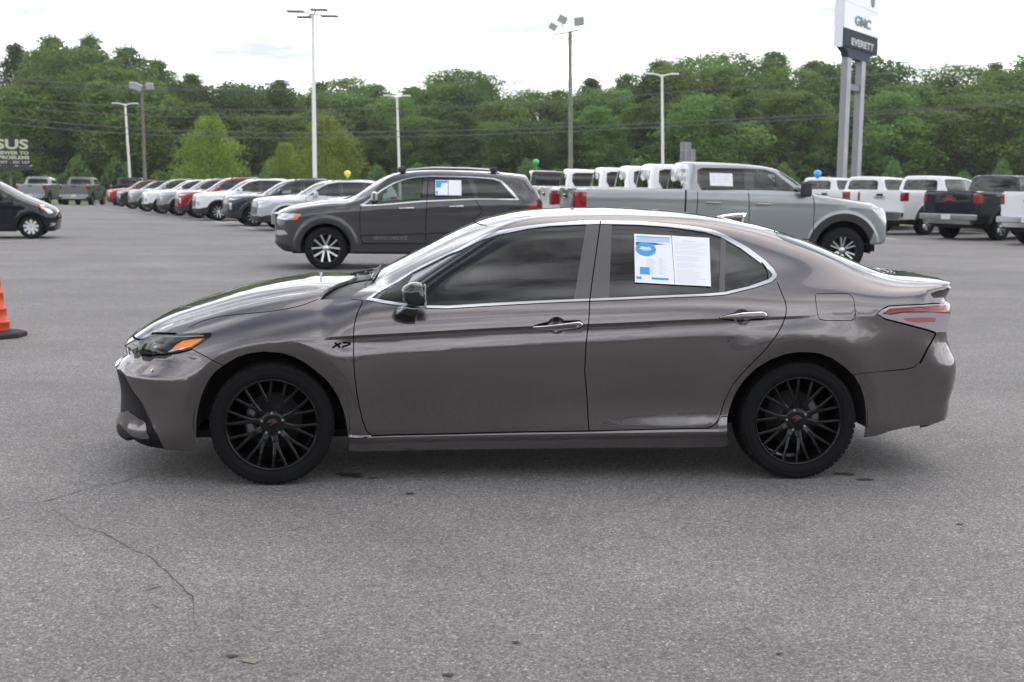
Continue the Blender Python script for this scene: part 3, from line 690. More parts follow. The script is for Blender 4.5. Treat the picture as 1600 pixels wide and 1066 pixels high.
WBLK = mat('satin_black_alloy', (.005, .005, .0055), rough=.16, spec=.32)
def black_wheel(parent, x, y, z, side, name='wheel'):
    """side -1: face towards -y; built facing -y about its own centre"""
    root = MB()
    Ro, Ri = .325, .246
    # barrel and lip of the rim
    root.lathe([(.236, .02), (.240, -.085), (.246, -.098), (.243, -.108), (.236, -.106), (.230, -.09), (.222, -.03), (.218, .09), (.232, .10)], 72)
    root.lathe([(0, -.062), (.030, -.066), (.062, -.066), (.070, -.060), (.072, -.02), (.05, -.015), (0, -.015)], 40)
    rim = root.build(name, WBLK, parent, (x, y, z))
    if side > 0: rim.rotation_euler = (0, 0, PI)
    t = MB()
    prof = [(.236, .10), (.250, .113), (.285, .121), (.308, .113), (.319, .098), (.3235, .085), (.3235, .052), (.3185, .050), (.3185, .044), (.325, .042), (.325, .006), (.319, .004), (.319, -.002), (.325, -.004), (.325, -.040), (.3185, -.042), (.3185, -.048), (.3235, -.050), (.3235, -.082), (.319, -.097), (.3075, -.111), (.302, -.1145), (.2995, -.1125), (.285, -.1185), (.268, -.118), (.2655, -.1165), (.258, -.1150), (.250, -.1105), (.245, -.104), (.240, -.09)]
    t.lathe(prof, 96); ty = t.build('tyre', RUB, rim)
    # shoulder blocks of the tread
    for s_ in (-1, 1):
        tb = MB()
        for k in range(64): tb.box((-.0115, min(s_ * .078, s_ * .104), .313), (.0115, max(s_ * .078, s_ * .104), .3225), Matrix.Rotation(-2 * PI * k / 64, 4, 'Y'))
        tag(tb.build('shoulder_tread', RUB, ty), kind='stuff')
    # ten forked spokes
    sp = MB()
    def bar(p0, p1, w0, w1, d0, d1):
        a = Vector((p0[0], 0, p0[1])); b = Vector((p1[0], 0, p1[1])); tt = (b - a).normalized(); nrm = Vector((-tt.z, 0, tt.x))
        V = []
        for P, w, yy, th in ((a, w0, d0, .022), (a * .5 + b * .5, (w0 + w1) / 2 * .92, (d0 + d1) / 2 - .004, .020), (b, w1, d1, .016)):
            for (k, dy) in ((-1, .003), (-.55, 0), (.55, 0), (1, .003), (.9, th), (-.9, th)):
                q = P + nrm * k * w / 2; V.append((q.x, yy + dy, q.z))
        F = []
        for i in range(2):
            for k in range(6): F.append((i * 6 + k, i * 6 + (k + 1) % 6, (i + 1) * 6 + (k + 1) % 6, (i + 1) * 6 + k))
        F += [tuple(range(5, -1, -1)), tuple(range(12, 18))]
        sp.add(V, F)
    bar((.058, 0), (.122, 0), .038, .031, -.064, -.078)
    for s_ in (-1, 1):
        bar((.100, 0), (.232 * math.cos(R(8.6)), s_ * .232 * math.sin(R(8.6))), .0205, .0150, -.078, -.094)
    spm = sp.mesh('spoke'); spm.materials.append(WBLK)
    for k in range(10):
        o = link('spoke', spm, None, rim); o.rotation_euler = (0, R(36 * k + 9), 0)
    nut = MB(); nut.lathe([(0, -.074), (.0065, -.074), (.0078, -.071), (.0078, -.05)], 6, smooth=False); nm = nut.mesh('lug_nut'); nm.materials.append(SILV)
    for k in range(5):
        a = R(72 * k + 20 if x < 1 else 72 * k + 34); o = link('lug_nut', nm, None, rim); o.location = (.0572 * math.cos(a), 0, .0572 * math.sin(a))
    c = MB(); c.lathe([(0, -.072), (.026, -.071), (.030, -.067), (.030, -.05)], 32); c.build('centre_cap', WBLK, rim)
    e = MB(); Mx = Matrix.Rotation(R(-35), 4, 'Y'); e.box((-.016, -.0735, -.0022), (.016, -.0715, .0022), Mx); e.build('cap_emblem', mat('dull_red', (.16, .01, .01), .4), rim)
    d = MB(); d.lathe([(0, .005), (.07, .0), (.075, .025), (.150, .025), (.150, .04), (0, .04)], 48); dd = d.build('brake_disc', DISC, rim)
    cp = MB()
    for a0 in (150, 195) if x < 1 else (8, 32):
        Mx = Matrix.Rotation(R(-a0), 4, 'Y'); cp.box((.095, -.012, -.035), (.150, .05, .035), Mx, .012)
    cp.build('brake_caliper', mat('cast_caliper', (.20, .20, .20), rough=.4, metal=.6), rim)
    bp = MB(); bp.lathe([(0, .05), (.215, .05), (.215, .055), (0, .055)], 32); bp.build('hub_backing', SHUT, rim)
    return rim

def shell_parts(sh, root, spec, prefix_far=True):
    """spec: part -> (material, offset, rim, mode); mode 'one' joins both halves, 'two' gives a twin on the far side"""
    made = {}
    for nm, (V, T) in sh.parts.items():
        if nm not in spec: print('no spec', nm); continue
        m, off, rim, mode, par = spec[nm]
        made[nm] = []
        if mode == 'one': made[nm].append(link(nm, shell_mesh(nm, sh.f, V, T, off, rim, 'both'), m))
        else:
            a = shell_mesh(nm, sh.f, V, T, off, rim); made[nm].append(link(nm, a, m))
            b = shell_mesh(nm, sh.f, V, T, off, rim, 'far'); made[nm].append(link(nm, b, m))
    for nm, obs in made.items():
        par = spec[nm][4]
        for i, o in enumerate(obs):
            if par is None: o.parent = root
            else: ps = made[par]; o.parent = ps[min(i, len(ps) - 1)]
    return made

def inner_skin(f, x0, x1, off, step=.05, zmin=.2, name='inner_skin', zc=.62, holes=(), win=None):
    """dark lining a little inside the outer skin"""
    g = lambda P: f(P[:, 0], np.abs(P[:, 1]), P[:, 2]) + off
    xs = np.arange(x0, x1 + .001, step); ph = np.linspace(R(-40), R(220), 64); V = []; F = []
    for x in xs:
        O = np.repeat([[x, 0, zc]], len(ph), 0); D = np.stack([0 * ph, -np.cos(ph), np.sin(ph)], 1); P, ok = cast(g, O, D, .02, 2.4, 60); V.append(P)
    n = len(ph)
    VV = np.concatenate(V)
    for i in range(len(xs) - 1):
        for j in range(n - 1):
            q = (i * n + j, i * n + j + 1, (i + 1) * n + j + 1, (i + 1) * n + j); c = VV[list(q)].mean(0)
            if c[2] < zmin or any(np.hypot(c[0] - wx, c[2] - wz) < wrad for wx, wz, wrad in holes): continue
            if win and win(c): continue
            F.append(q)
    return mesh_np(name, np.concatenate(V), F, True)


def at_px(sh, u, v, off=0.0):
    p = np.array(sh.trace((u, v))); n = grad(sh.f, p[None])[0]; return p + n * off, n
def stroke(sh, mb, pts, w, h, off=0.0, sub=.006):
    """raised bar that follows the body surface through traced points"""
    P = [at_px(sh, *p)[0] for p in pts]; P = resample(P, sub, False); N = grad(sh.f, np.array(P)); V = []; F = []
    for i, p in enumerate(P):
        t = P[min(i + 1, len(P) - 1)] - P[max(i - 1, 0)]; t = t / np.linalg.norm(t); s_ = np.cross(t, N[i]); q = p + N[i] * off
        V += [q - s_ * w / 2, q - s_ * w / 2 + N[i] * h, q + s_ * w / 2 + N[i] * h, q + s_ * w / 2]
    n = len(P)
    for i in range(n - 1):
        for k in range(4): F.append((4 * i + k, 4 * i + (k + 1) % 4, 4 * i + 4 + (k + 1) % 4, 4 * i + 4 + k))
    F += [(3, 2, 1, 0), (4 * n - 4, 4 * n - 3, 4 * n - 2, 4 * n - 1)]
    mb.add(V, F)
def loft(mb, secs, closed_ends=True, smooth=True):
    n = len(secs[0]); V = [v for s_ in secs for v in s_]; F = []
    for i in range(len(secs) - 1):
        for k in range(n): F.append((i * n + k, i * n + (k + 1) % n, (i + 1) * n + (k + 1) % n, (i + 1) * n + k))
    if closed_ends: F += [tuple(range(n))[::-1], tuple(range((len(secs) - 1) * n, len(secs) * n))]
    mb.add(V, F, smooth)
def sup(cx, cz, rx, rz, p=2.6, n=28, skew=0.0):
    o = []
    for t in np.linspace(0, 2 * PI, n, endpoint=False):
        c, s_ = math.cos(t), math.sin(t); o.append((cx + rx * abs(c) ** (2 / p) * (1 if c > 0 else -1) + skew * s_, cz + rz * abs(s_) ** (2 / p) * (1 if s_ > 0 else -1)))
    return o
def seat(parent, x, y, m, w=.25, name='front_seat'):
    b = MB(); b.box((x - .28, y - w, .42), (x + .22, y + w, .60), None, .05)
    ms = b.build(name, m, parent)
    bk = MB(); secs = []
    for t in np.linspace(0, 1, 7):
        zz_ = .55 + .60 * t; xx = x + .20 + .17 * t; ww = w * (1 - .22 * t ** 2); secs.append([(xx + q[0], y + q[1], zz_) for q in sup(0, 0, .075 - .02 * t, ww, 3, 20)])
    loft(bk, secs); bk.build('seat_back', m, ms)
    h = MB(); secs = [[(x + .39 + q[0], y + q[1], zz_) for q in sup(0, 0, .05 * k, .12 * k, 3, 18)] for zz_, k in ((1.16, .7), (1.19, 1), (1.27, 1), (1.31, .75))]
    loft(h, secs); h.build('headrest', m, ms)
    return ms
def paper(sh, root, corners, name, label):
    """sheet lying on the glass; corners: tl, tr, br, bl in the photograph"""
    C = [at_px(sh, *c, .0015)[0] for c in corners]; n = at_px(sh, *corners[0])[1]
    B = lambda a, b, o=0.0: (C[0] * (1 - a) * (1 - b) + C[1] * a * (1 - b) + C[2] * a * b + C[3] * (1 - a) * b) + n * (.004 + o)
    V = []; F = []; k = 8
    for j in range(k + 1):
        for i in range(k + 1): V.append(B(i / k, j / k))
    for j in range(k):
        for i in range(k): q = j * (k + 1) + i; F.append((q, q + 1, q + k + 2, q + k + 1))
    nv = len(V); V += [v - n * .0012 for v in V]; F += [tuple(x + nv for x in f[::-1]) for f in F]
    o = link(name, mesh_np(name, V, F), mat('white_paper', (.80, .81, .84), rough=.45), root)
    return o, B
def quads(B, rects, o):
    V = []; F = []
    for (a0, b0, a1, b1) in rects:
        n = len(V); V += [B(a0, b0, o), B(a1, b0, o), B(a1, b1, o), B(a0, b1, o)]; F.append((n, n + 1, n + 2, n + 3))
    return mesh_np('print', V, F)

def sedan_details(sh, root, P):
    f3 = sh.f
    fd, rd = P['front_door'][0], P['rear_door'][0]
    # door handles
    for (hx0, hy0, hx1, hy1, cx, cy, rx, ry, hh), par in zip(HANDLES, (fd, rd)):
        for far in (0, 1):
            secs = []
            for t in np.linspace(0, 1, 26):
                u = hx0 + 2.5 + (hx1 - hx0 - 4.5) * t; v = hy0 + (hy1 - hy0) * t
                p, n = at_px(sh, u, v); w = .0035 + .0145 * min(1, (t * 2.2) ** .7) * (1 - max(0, (t - .86) / .14) ** 2.6) ** .5
                st = .004 + .016 * math.sin(PI * min(1, max(0, t))) ** .7
                up = np.array([0, 0, 1.]); up = up - n * up.dot(n); up /= np.linalg.norm(up)
                sec = []
                for (a, b) in ((-1, -.5), (-.97, .45), (-.75, .92), (0, 1), (.68, .96), (.95, .5), (1, -.5), (.6, -.8), (-.6, -.8)):
                    q = p + up * (a * w + .001) + n * (st + b * .008); sec.append((q[0], -q[1] if far else q[1], q[2]))
                secs.append(sec if not far else sec[::-1])
            m = MB(); loft(m, secs); o = m.build('door_handle', GREY, (P['front_door'], P['rear_door'])[0 if par is fd else 1][far])
            if par is fd and not far:
                k = MB(); p, n = at_px(sh, 900.8, 507.6); p = p + n * .0205; Mx = Matrix.Translation(Vector(p)); k.lathe([(0, -.0015), (.0058, -.001), (.0066, .002)], 20, c=tuple(p)); k.build('lock_cover', GREY, o)
    # fender letters
    b = MB()
    for s_ in ([(519.6, 543.8), (524, 540.6), (532.8, 536.2)], [(523.4, 535.8), (527.5, 539.5), (531.5, 543.4)]): stroke(sh, b, s_, .0105, .004)
    b.build('badge_letter', SHUT, root)
    b = MB()
    for s_ in ([(534.6, 543.6), (538.5, 540.2)], [(535.2, 535.9), (542, 535.6), (547, 536.4), (546.2, 538.6), (540.2, 540.6), (537.6, 540.6)]): stroke(sh, b, s_, .0095, .004)
    b.build('badge_letter', SHUT, root)
    # mirrors
    c, s_ = math.cos(CAR_YAW), math.sin(CAR_YAW)
    def onplane(u, v, y):
        d = pixel_ray(u, v); dl = np.array([c * d[0] + s_ * d[1], -s_ * d[0] + c * d[1], d[2]]); o = np.array([-CAR_O[0], -CAR_O[1], CAM_H]); o = np.array([c * o[0] + s_ * o[1], -s_ * o[0] + c * o[1], o[2]])
        t = (y - o[1]) / dl[1]; return o + t * dl
    hs = [(627.5, 452), (631, 447), (640, 442.3), (650, 440.6), (659, 442.2), (663.5, 449), (666.5, 462), (667, 474.5), (662, 479), (650, 479.5), (638, 477), (630.5, 470), (628, 461)]
    cx, cy = 648, 461
    for far in (1, -1):
        m = MB(); secs = []
        for (y, k) in ((-.965, .55), (-.975, .80), (-.99, .93), (-1.03, 1.0), (-1.08, 1.0), (-1.12, .92), (-1.145, .72), (-1.155, .42)):
            sec = []
            for (u, v) in hs:
                q = onplane(cx + (u - cx) * k, cy + (v - cy) * k, y); sec.append((q[0], y * far, q[2]))
            secs.append(sec if far > 0 else sec[::-1])
        loft(m, secs); mo = m.build('side_mirror', GBLK, P['front_door'][0 if far > 0 else 1])
        m = MB(); secs = []
        foot = [(613.5, 494), (617, 487), (621.5, 479.5), (630, 477), (642, 478), (650.5, 480), (652, 488), (651.5, 497), (649, 504), (640, 504.8), (628.5, 503.2), (619.5, 499.5)]
        for (y, k, du, dv) in ((-.86, 1.0, -3, 0), (-.925, 1.0, 0, 0), (-.945, .97, 0, 0), (-.965, .86, 2, -1), (-.99, .70, 5, -4), (-1.03, .55, 9, -8)):
            sec = [onplane(634 + (u - 634) * k + du, 490 + (v - 490) * k + dv, y) for (u, v) in foot]; secs.append([(q[0], q[1] * far, q[2]) for q in (sec if far > 0 else sec[::-1])])
        loft(m, secs); m.build('mirror_foot', GBLK, mo)
        m = MB(); q = [onplane(u, v, -1.06) for (u, v) in ((630, 480.4), (645, 482.4), (660, 481.4), (666.5, 478.6))]; m.tube([(p_[0], p_[1] * far, p_[2]) for p_ in q], .0045, 8); m.build('mirror_lamp_strip', CHROME, mo)
        m = MB(); q = onplane(664.5, 462, -1.06); m.box((q[0] - .006, -.07, -.055), (q[0] + .002, .07, .055), Matrix.Translation((0, -1.055 * far, q[2]))); m.build('mirror_glass', mat('mirror_silver', (.7, .7, .7), .02, 1), mo)
    # shark fin
    m = MB(); secs = []
    for t in np.linspace(0, 1, 8):
        x = 2.60 + .15 * t; zb_ = sedan_f and sh.top(2.60 + .15 * t, -.001)[2]; hgt = .046 * t ** .8 + .004; w = .030 - .006 * t; lean = .03 * t
        secs.append([(x, -w, zb_ - .006), (x + lean * .6, -w * .45, zb_ + hgt * .6), (x + lean, -.004, zb_ + hgt), (x + lean, .004, zb_ + hgt), (x + lean * .6, w * .45, zb_ + hgt * .6), (x, w, zb_ - .006)])
    loft(m, secs); m.build('roof_antenna', GREY, root)
    # wipers
    for (a, bq, cq) in (((.40, -.46), (.53, -.40), (.58, .12)), ((.385, .10), (.52, .16), (.56, .62))):
        m = MB(); pa = np.array(sh.top(*a)) + [0, 0, .0]; pb = np.array(sh.top(*bq)) + [-.01, 0, .008]; pc = np.array(sh.top(*cq)) + [-.01, 0, .008]
        m.tube([pa, pa + [.02, 0, .008], pb, (pb + pc) / 2 + [0, 0, .003], pc], .007, 8); wp = m.build('wiper', BLK, root)
        k = MB(); pts = [np.array(sh.top(bq[0] - .02 + (cq[0] - bq[0]) * t - .02 * (1 - t), bq[1] - .14 + (cq[1] - bq[1] + .28) * t)) + [-.004, 0, .005] for t in np.linspace(0, 1, 8)]; k.tube(pts, .005, 6); k.build('wiper_blade', BLK, wp)
    # cabin
    d = MB(); secs = []
    for y in np.linspace(-.70, .70, 9): secs.append([(x, y, z) for x, z in ((.62, .70), (.60, .93), (.72, .985), (.88, .975), (.98, .93), (1.02, .82), (.98, .70))])
    loft(d, secs, smooth=False); d.build('dashboard', DARKIN, root)
    st = MB(); cx_, cz_ = 1.13, .90; st.tube([(cx_ + .19 * math.sin(a) * .45, -.37 + .185 * math.cos(a), cz_ + .185 * math.sin(a) * .9) for a in np.linspace(0, 2 * PI, 28)], .014, 8, caps=False)
    st.box((cx_ - .03, -.42, cz_ - .05), (cx_ + .01, -.32, cz_ + .05), None, .015); st.tube([(cx_ - .02, -.37, cz_), (.95, -.37, .85)], .03, 10); st.build('steering_wheel', BLK, root)
    for y in (-.37, .37): seat(root, 1.48, y, SEATM)
    rs = MB(); rs.box((2.18, -.62, .42), (2.62, .62, .62), None, .06); rso = rs.build('rear_seat', SEATM, root)
    rb = MB(); secs = [[(2.58 + .27 * t + q[0], q[1], .58 + .52 * t) for q in sup(0, 0, .07, .62, 5, 24)] for t in np.linspace(0, 1, 5)]; loft(rb, secs); rb.build('seat_back', SEATM, rso)
    for y in (-.38, .38):
        h = MB(); h.box((2.80, y - .12, 1.08), (2.90, y + .12, 1.20), None, .04); h.build('headrest', SEATM, rso)
    ps = MB(); ps.box((2.82, -.60, 1.02), (3.35, .60, 1.05)); ps.build('parcel_shelf', DARKIN, root)
    link('inner_skin', inner_skin(sedan_f, -.62, 3.72, .028, zmin=.3, holes=((0, .325, .44), (2.851, .325, .44)), win=lambda q: q[2] > 1.0 and .45 < q[0] < 3.56 and (q[2] < 1.385 or q[0] < 1.2 or q[0] > 2.75)), DARKIN, root)
    wheel_wells(root, ((0, .33, .405), (2.851, .33, .398)), .885, .5, DARKIN)
    u = MB(); u.box((.45, -.78, .17), (2.38, .78, .21)); u.box((-.62, -.55, .19), (.45, .55, .23)); u.box((2.38, -.5, .24), (3.3, .5, .28)); u.build('floor_pan', DARKIN, root)
    for x, y, sd_ in ((0, -.797, -1), (2.851, -.797, -1), (0, .797, 1), (2.851, .797, 1)): black_wheel(root, x, y, .325, sd_)
    # lamp internals
    for far in (1, -1):
        hl = P['headlight'][0 if far > 0 else 1]
        for k, (u, v, rr) in enumerate(((226, 541, .030), (240, 540, .028), (254, 538, .024))):
            p, n = at_px(sh, u, v, -.024); p = np.array(p); m = MB()
            m.lathe([(0, -.006), (rr * .6, -.004), (rr * .7, .0), (rr, -.010), (rr * 1.06, .012)], 24, c=(p[0], p[1] * far, p[2])); m.build('projector', SILV if k == 1 else GBLK, hl)
        for (q0, q1) in (((232, 525.5), (318, 523.6)), ((262, 549), (300, 541))):
            m = MB(); pts = [at_px(sh, q0[0] + (q1[0] - q0[0]) * t, q0[1] + (q1[1] - q0[1]) * t, -.008)[0] * np.array([1, far, 1]) for t in np.linspace(0, 1, 10)]
            m.tube(pts, .0042, 6); m.build('light_strip', mat('lamp_chrome', (.75, .76, .78), .12, 1), hl)
    # round parking sensors on the front bumper
    for (u, v) in ((239, 580),):
        m = MB(); p, n = at_px(sh, u, v, .0); m.lathe([(0, -.003), (.010, -.002), (.012, .002)], 20, c=tuple(p)); m.build('parking_sensor', GREY, P['front_bumper'][0])
    # grille teeth in the lower intake
    g = MB()
    for k in range(9):
        z = .315 + .026 * k; pts = []
        for y in np.linspace(-.52, .52, 15):
            if abs(y) > .22 + .02 * k: continue
            q = sh.end(-abs(y) - 1e-3, z); pts.append((q[0] + .010, y, z))
        if len(pts) > 2: g.tube(pts, .004, 5)
    g.build('grille_bars', GBLK, P['front_bumper'][0])
    # maker's oval on the nose is left plain; window sheets
    o, B = paper(sh, root, [(990.6, 366.1), (1048.5, 369.0), (1054.0, 445.4), (992, 441.9)], 'window_sheet', None)
    link('print', quads(B, [(.06, .045, .97, .060), (.06, .165, .60, .178)] + [(.05 + i * .06 + (.03 if j % 2 else 0), .055 + j * .026, .05 + i * .06 + .038 + (.03 if j % 2 else 0), .055 + j * .026 + .017) for j in range(4) for i in range(15)] + [(.13, .68, .38, .83), (.04, .875, .17, .93), (.42, .88, .85, .925), (.60, .79, .60, .80)], .0004), mat('print_blue', (.05, .31, .70), .5), o)
    circ = [(.30 + .29 * math.cos(t), .31 + .145 * math.sin(t)) for t in np.linspace(0, 2 * PI, 30, endpoint=False)]
    link('round_emblem', mesh_np('round_emblem', [B(a * .93 + .02, b, .0006) for a, b in circ], [tuple(range(30))]), mat('print_blue', (.05, .31, .70), .5), o)
    link('print_white', quads(B, [(.16, .265, .42, .285), (.13, .295, .45, .315), (.20, .325, .38, .335)], .0009), mat('print_white', (.85, .86, .88), .5), o)
    link('print_dark', mesh_np('print_dark', [B(.04, .165, .0005), B(.85, .185, .0005), B(.55, .215, .0005), B(.30, .20, .0005), B(.04, .24, .0005)], [(0, 1, 2, 3, 4)]), mat('print_slate', (.05, .09, .13), .5), o)
    rnd = random.Random(4); G = []
    for j in range(16): G += [(.30, .50 + j * .022, .30 + rnd.uniform(.16, .26), .507 + j * .022), (.62, .48 + j * .022, .62 + rnd.uniform(.08, .2), .487 + j * .022)]
    link('print_grey', quads(B, G, .0004), mat('print_grey', (.60, .62, .66), .5), o)
    o, B = paper(sh, root, [(1049.3, 369.1), (1107.9, 372.7), (1110.5, 448.3), (1054.6, 445.4)], 'window_sheet', None)
    G = [(.25, .09, .62, .105)]
    for j in range(30):
        y = .14 + j * .028
        if j in (5, 9, 14, 19): continue
        G.append((.06, y, rnd.uniform(.5, .93), y + .007))
    link('print_grey', quads(B, G, .0004), mat('print_grey', (.60, .62, .66), .5), o)

def make_sedan():
    sh = build_sedan()
    cc = [np.array(sh.trace((h[4], h[5]))) for h in HANDLES]
    def cup_off(V):
        d = np.minimum(*[np.hypot(V[:, 0] - c[0], V[:, 2] - c[2]) for c in cc]); return -.030 * np.sqrt(np.clip(1 - (d / .0475) ** 2, 0, 1))
    root = empty('parked_sedan', (CAR_O[0], CAR_O[1], 0), CAR_YAW)
    tag(root, 'grey metallic four-door sedan with black wheels and a window sticker, large in the foreground', 'car')
    S = {'side_panel': (GREY, 0, .012, 'two', None), 'front_door': (GREY, 0, .012, 'two', None), 'rear_door': (GREY, 0, .012, 'two', None),
         'side_skirt': (GREY, 0, .02, 'two', None), 'hood': (GREY, .001, .02, 'one', None), 'cowl': (BLK, -.022, .0, 'one', None), 'windshield': (CLEARG, -.003, .004, 'one', None),
         'roof': (GREY, 0, .012, 'one', None), 'sunroof': (GBLK, .001, .006, 'one', 'roof'), 'rear_window': (TINT, -.003, .004, 'one', None), 'rear_window_border': (FRIT, -.003, .004, 'two', 'rear_window'), 'trunk_lid': (GREY, 0, .014, 'one', None),
         'front_bumper': (GREY, 0, .02, 'one', None), 'rear_bumper': (GREY, 0, .02, 'one', None), 'front_garnish': (GBLK, -.004, .004, 'one', None), 'lower_grille': (MESHG, -.008, .0, 'one', 'front_bumper'),
         'bumper_insert': (VBLK, -.003, .002, 'two', 'front_bumper'), 'bumper_duct': (GREY, -.001, .01, 'two', 'front_bumper'), 'splitter': (VBLK, .001, .02, 'one', 'front_bumper'),
         'handle_seal': (SHUT, -.007, .0, 'two', 'front_door'), 'handle_recess': (GREY, cup_off, .0, 'two', 'front_door'), 'rear_handle_seal': (SHUT, -.007, .0, 'two', 'rear_door'), 'rear_handle_recess': (GREY, cup_off, .0, 'two', 'rear_door'), 'headlight': (CLEARG, 0, .004, 'two', None), 'turn_lamp': (AMB, -.006, .004, 'two', 'headlight'), 'tail_light': (CLRL, 0.001, .01, 'two', None), 'tail_lens': (REDL, .002, .004, 'two', 'tail_light'), 'tail_reflector': (REDR, .002, .004, 'two', 'tail_light'),
         'window_trim': (CHROME, .003, .008, 'two', None), 'pillar_trim': (GRAYPIL, -.001, .004, 'two', None), 'front_window': (TINT, -.004, .004, 'two', 'front_door'), 'quarter_light_frame': (VBLK, -.003, .003, 'two', 'front_door'),
         'rear_window_glass': (TINT, -.004, .004, 'two', 'rear_door'), 'quarter_glass': (TINT, -.004, .004, 'two', 'rear_door'), 'quarter_seal': (SHUT, -.003, .001, 'two', 'rear_door'), 'fuel_door': (GREY, 0, .006, 'two', None), 'shut_line': (SHUT, -.009, 0, 'two', None)}
    P = shell_parts(sh, root, S)
    bpy.data.objects.remove(P['fuel_door'][1])
    P['fuel_door'].pop()
    # lamp housings behind the lenses
    for i, o in enumerate(P['headlight']):
        V, T = sh.parts['headlight']
        link('lamp_housing', shell_mesh('lamp_housing', sh.f, V, T, -.032, .0, 'far' if i else None), HOUS, o)
        V, T = sh.parts['turn_lamp']
    sedan_details(sh, root, P)
    return sh, root, P

def wheel_wells(parent, cs, y0, y1, m, name='wheel_well', shape=None):
    for (cx, cz, r) in cs:
        for s_ in (-1, 1):
            w = MB(); V = []; F = []; th = np.linspace(R(-7), R(187), 30)
            for t in th: V += [(cx + r * math.cos(t), s_ * y0, cz + r * math.sin(t)), (cx + r * math.cos(t), s_ * y1, cz + r * math.sin(t))]
            for i in range(29): F.append((2 * i, 2 * i + 1, 2 * i + 3, 2 * i + 2))
            w.add(V, F, True); n0 = [(cx + r * math.cos(t), s_ * y1, cz + r * math.sin(t)) for t in th]; w.add(n0, [tuple(range(30))])
            w.build(name, m, parent)

# ================================================================ other vehicles
def body_fn(p):
    W_, zb_, zt_, crown_, pl_, kst_, xf_, xr_ = p['W'], p['belt'], p['zt'], p['crown'], p['pl'], p['kst'], p['xf'], p['xr']
    tum, zlow, arches, Rf = p['tum'], p['zlow'], p['arches'], p.get('flare', .05)
    wp = p['plan']; fa, fb, ra, rb = p['nose']; kn = p.get('kn', .12)
    def f(x, Y, z):
        s = z - zb_(x); wid = W_ * wp(x) - tum(np.maximum(s, 0)) * p.get('ktum', lambda q: 1.0)(x)
        t = np.clip(-s / (zb_(x) - zlow), 0, 1.2); wid = wid + p.get('bulge', .02) * np.sin(np.minimum(t, 1) * PI) ** 1 * .6 - .02 * np.maximum(t - .3, 0)
        if 'shoulder' in p: wid = wid + p['shoulder'] * np.exp(-((s + .10) / .05) ** 2)
        for (cx, cz, r0) in arches:
            r = np.hypot(x - cx, z - cz); r1 = r0 + Rf
            wid = wid + p.get('fo', .022) * sstep(r1 + .09, r1 + .02, r) - .10 * np.maximum(r1 - r, 0) * (r > .2)
        side = Y - wid; xe = x - pl_(x) * Y * Y; T = zt_(xe) - crown_(x) * Y * Y
        f_ = smax(side, (z - T) * .9, kst_(x)); yn = np.minimum(Y / W_, 1.3)
        f_ = smax(f_, ((xf_(z) + fa * yn ** 2 + fb * yn ** 6) - x) * .9, .05 + kn * sstep(.5, .95, yn))
        f_ = smax(f_, (x - (xr_(z) - ra * yn ** 2 - rb * yn ** 6)) * .9, .05 + kn * sstep(.5, .95, yn))
        return smax(f_, p.get('zbot', zlow - .12) - z, .03)
    return f
CPAINT = paint('vehicle_paint', (.5, .5, .5), metal=.2, rough=.35)
PRIV = glass_mat('privacy_glass', (.05, .055, .06), ior=1.55)
CABG = glass_mat('cabin_glass', (.50, .60, .56), ior=1.5)
CLAD = mat('grey_black_cladding', (.022, .022, .024), rough=.6)
HL2 = mat('headlamp_face', (.50, .51, .53), rough=.12, metal=.4, coat=1)
TL2 = mat('tail_lamp_face', (.24, .006, .010), rough=.12, coat=1)
AMB2 = mat('amber_marker', (.75, .20, .05), rough=.2, coat=1)
GRIL = mat('dark_grille', (.012, .012, .013), rough=.3, coat=.3)
ALLOY = mat('machined_alloy', (.62, .63, .64), rough=.28, metal=.9)
DALLOY = mat('dark_alloy', (.03, .03, .032), rough=.35, metal=.4)
LINER = mat('bed_liner', (.03, .03, .032), rough=.8)
TYRE2 = mat('tyre_black', (.009, .009, .010), rough=.85, spec=.25)
_wm = {}
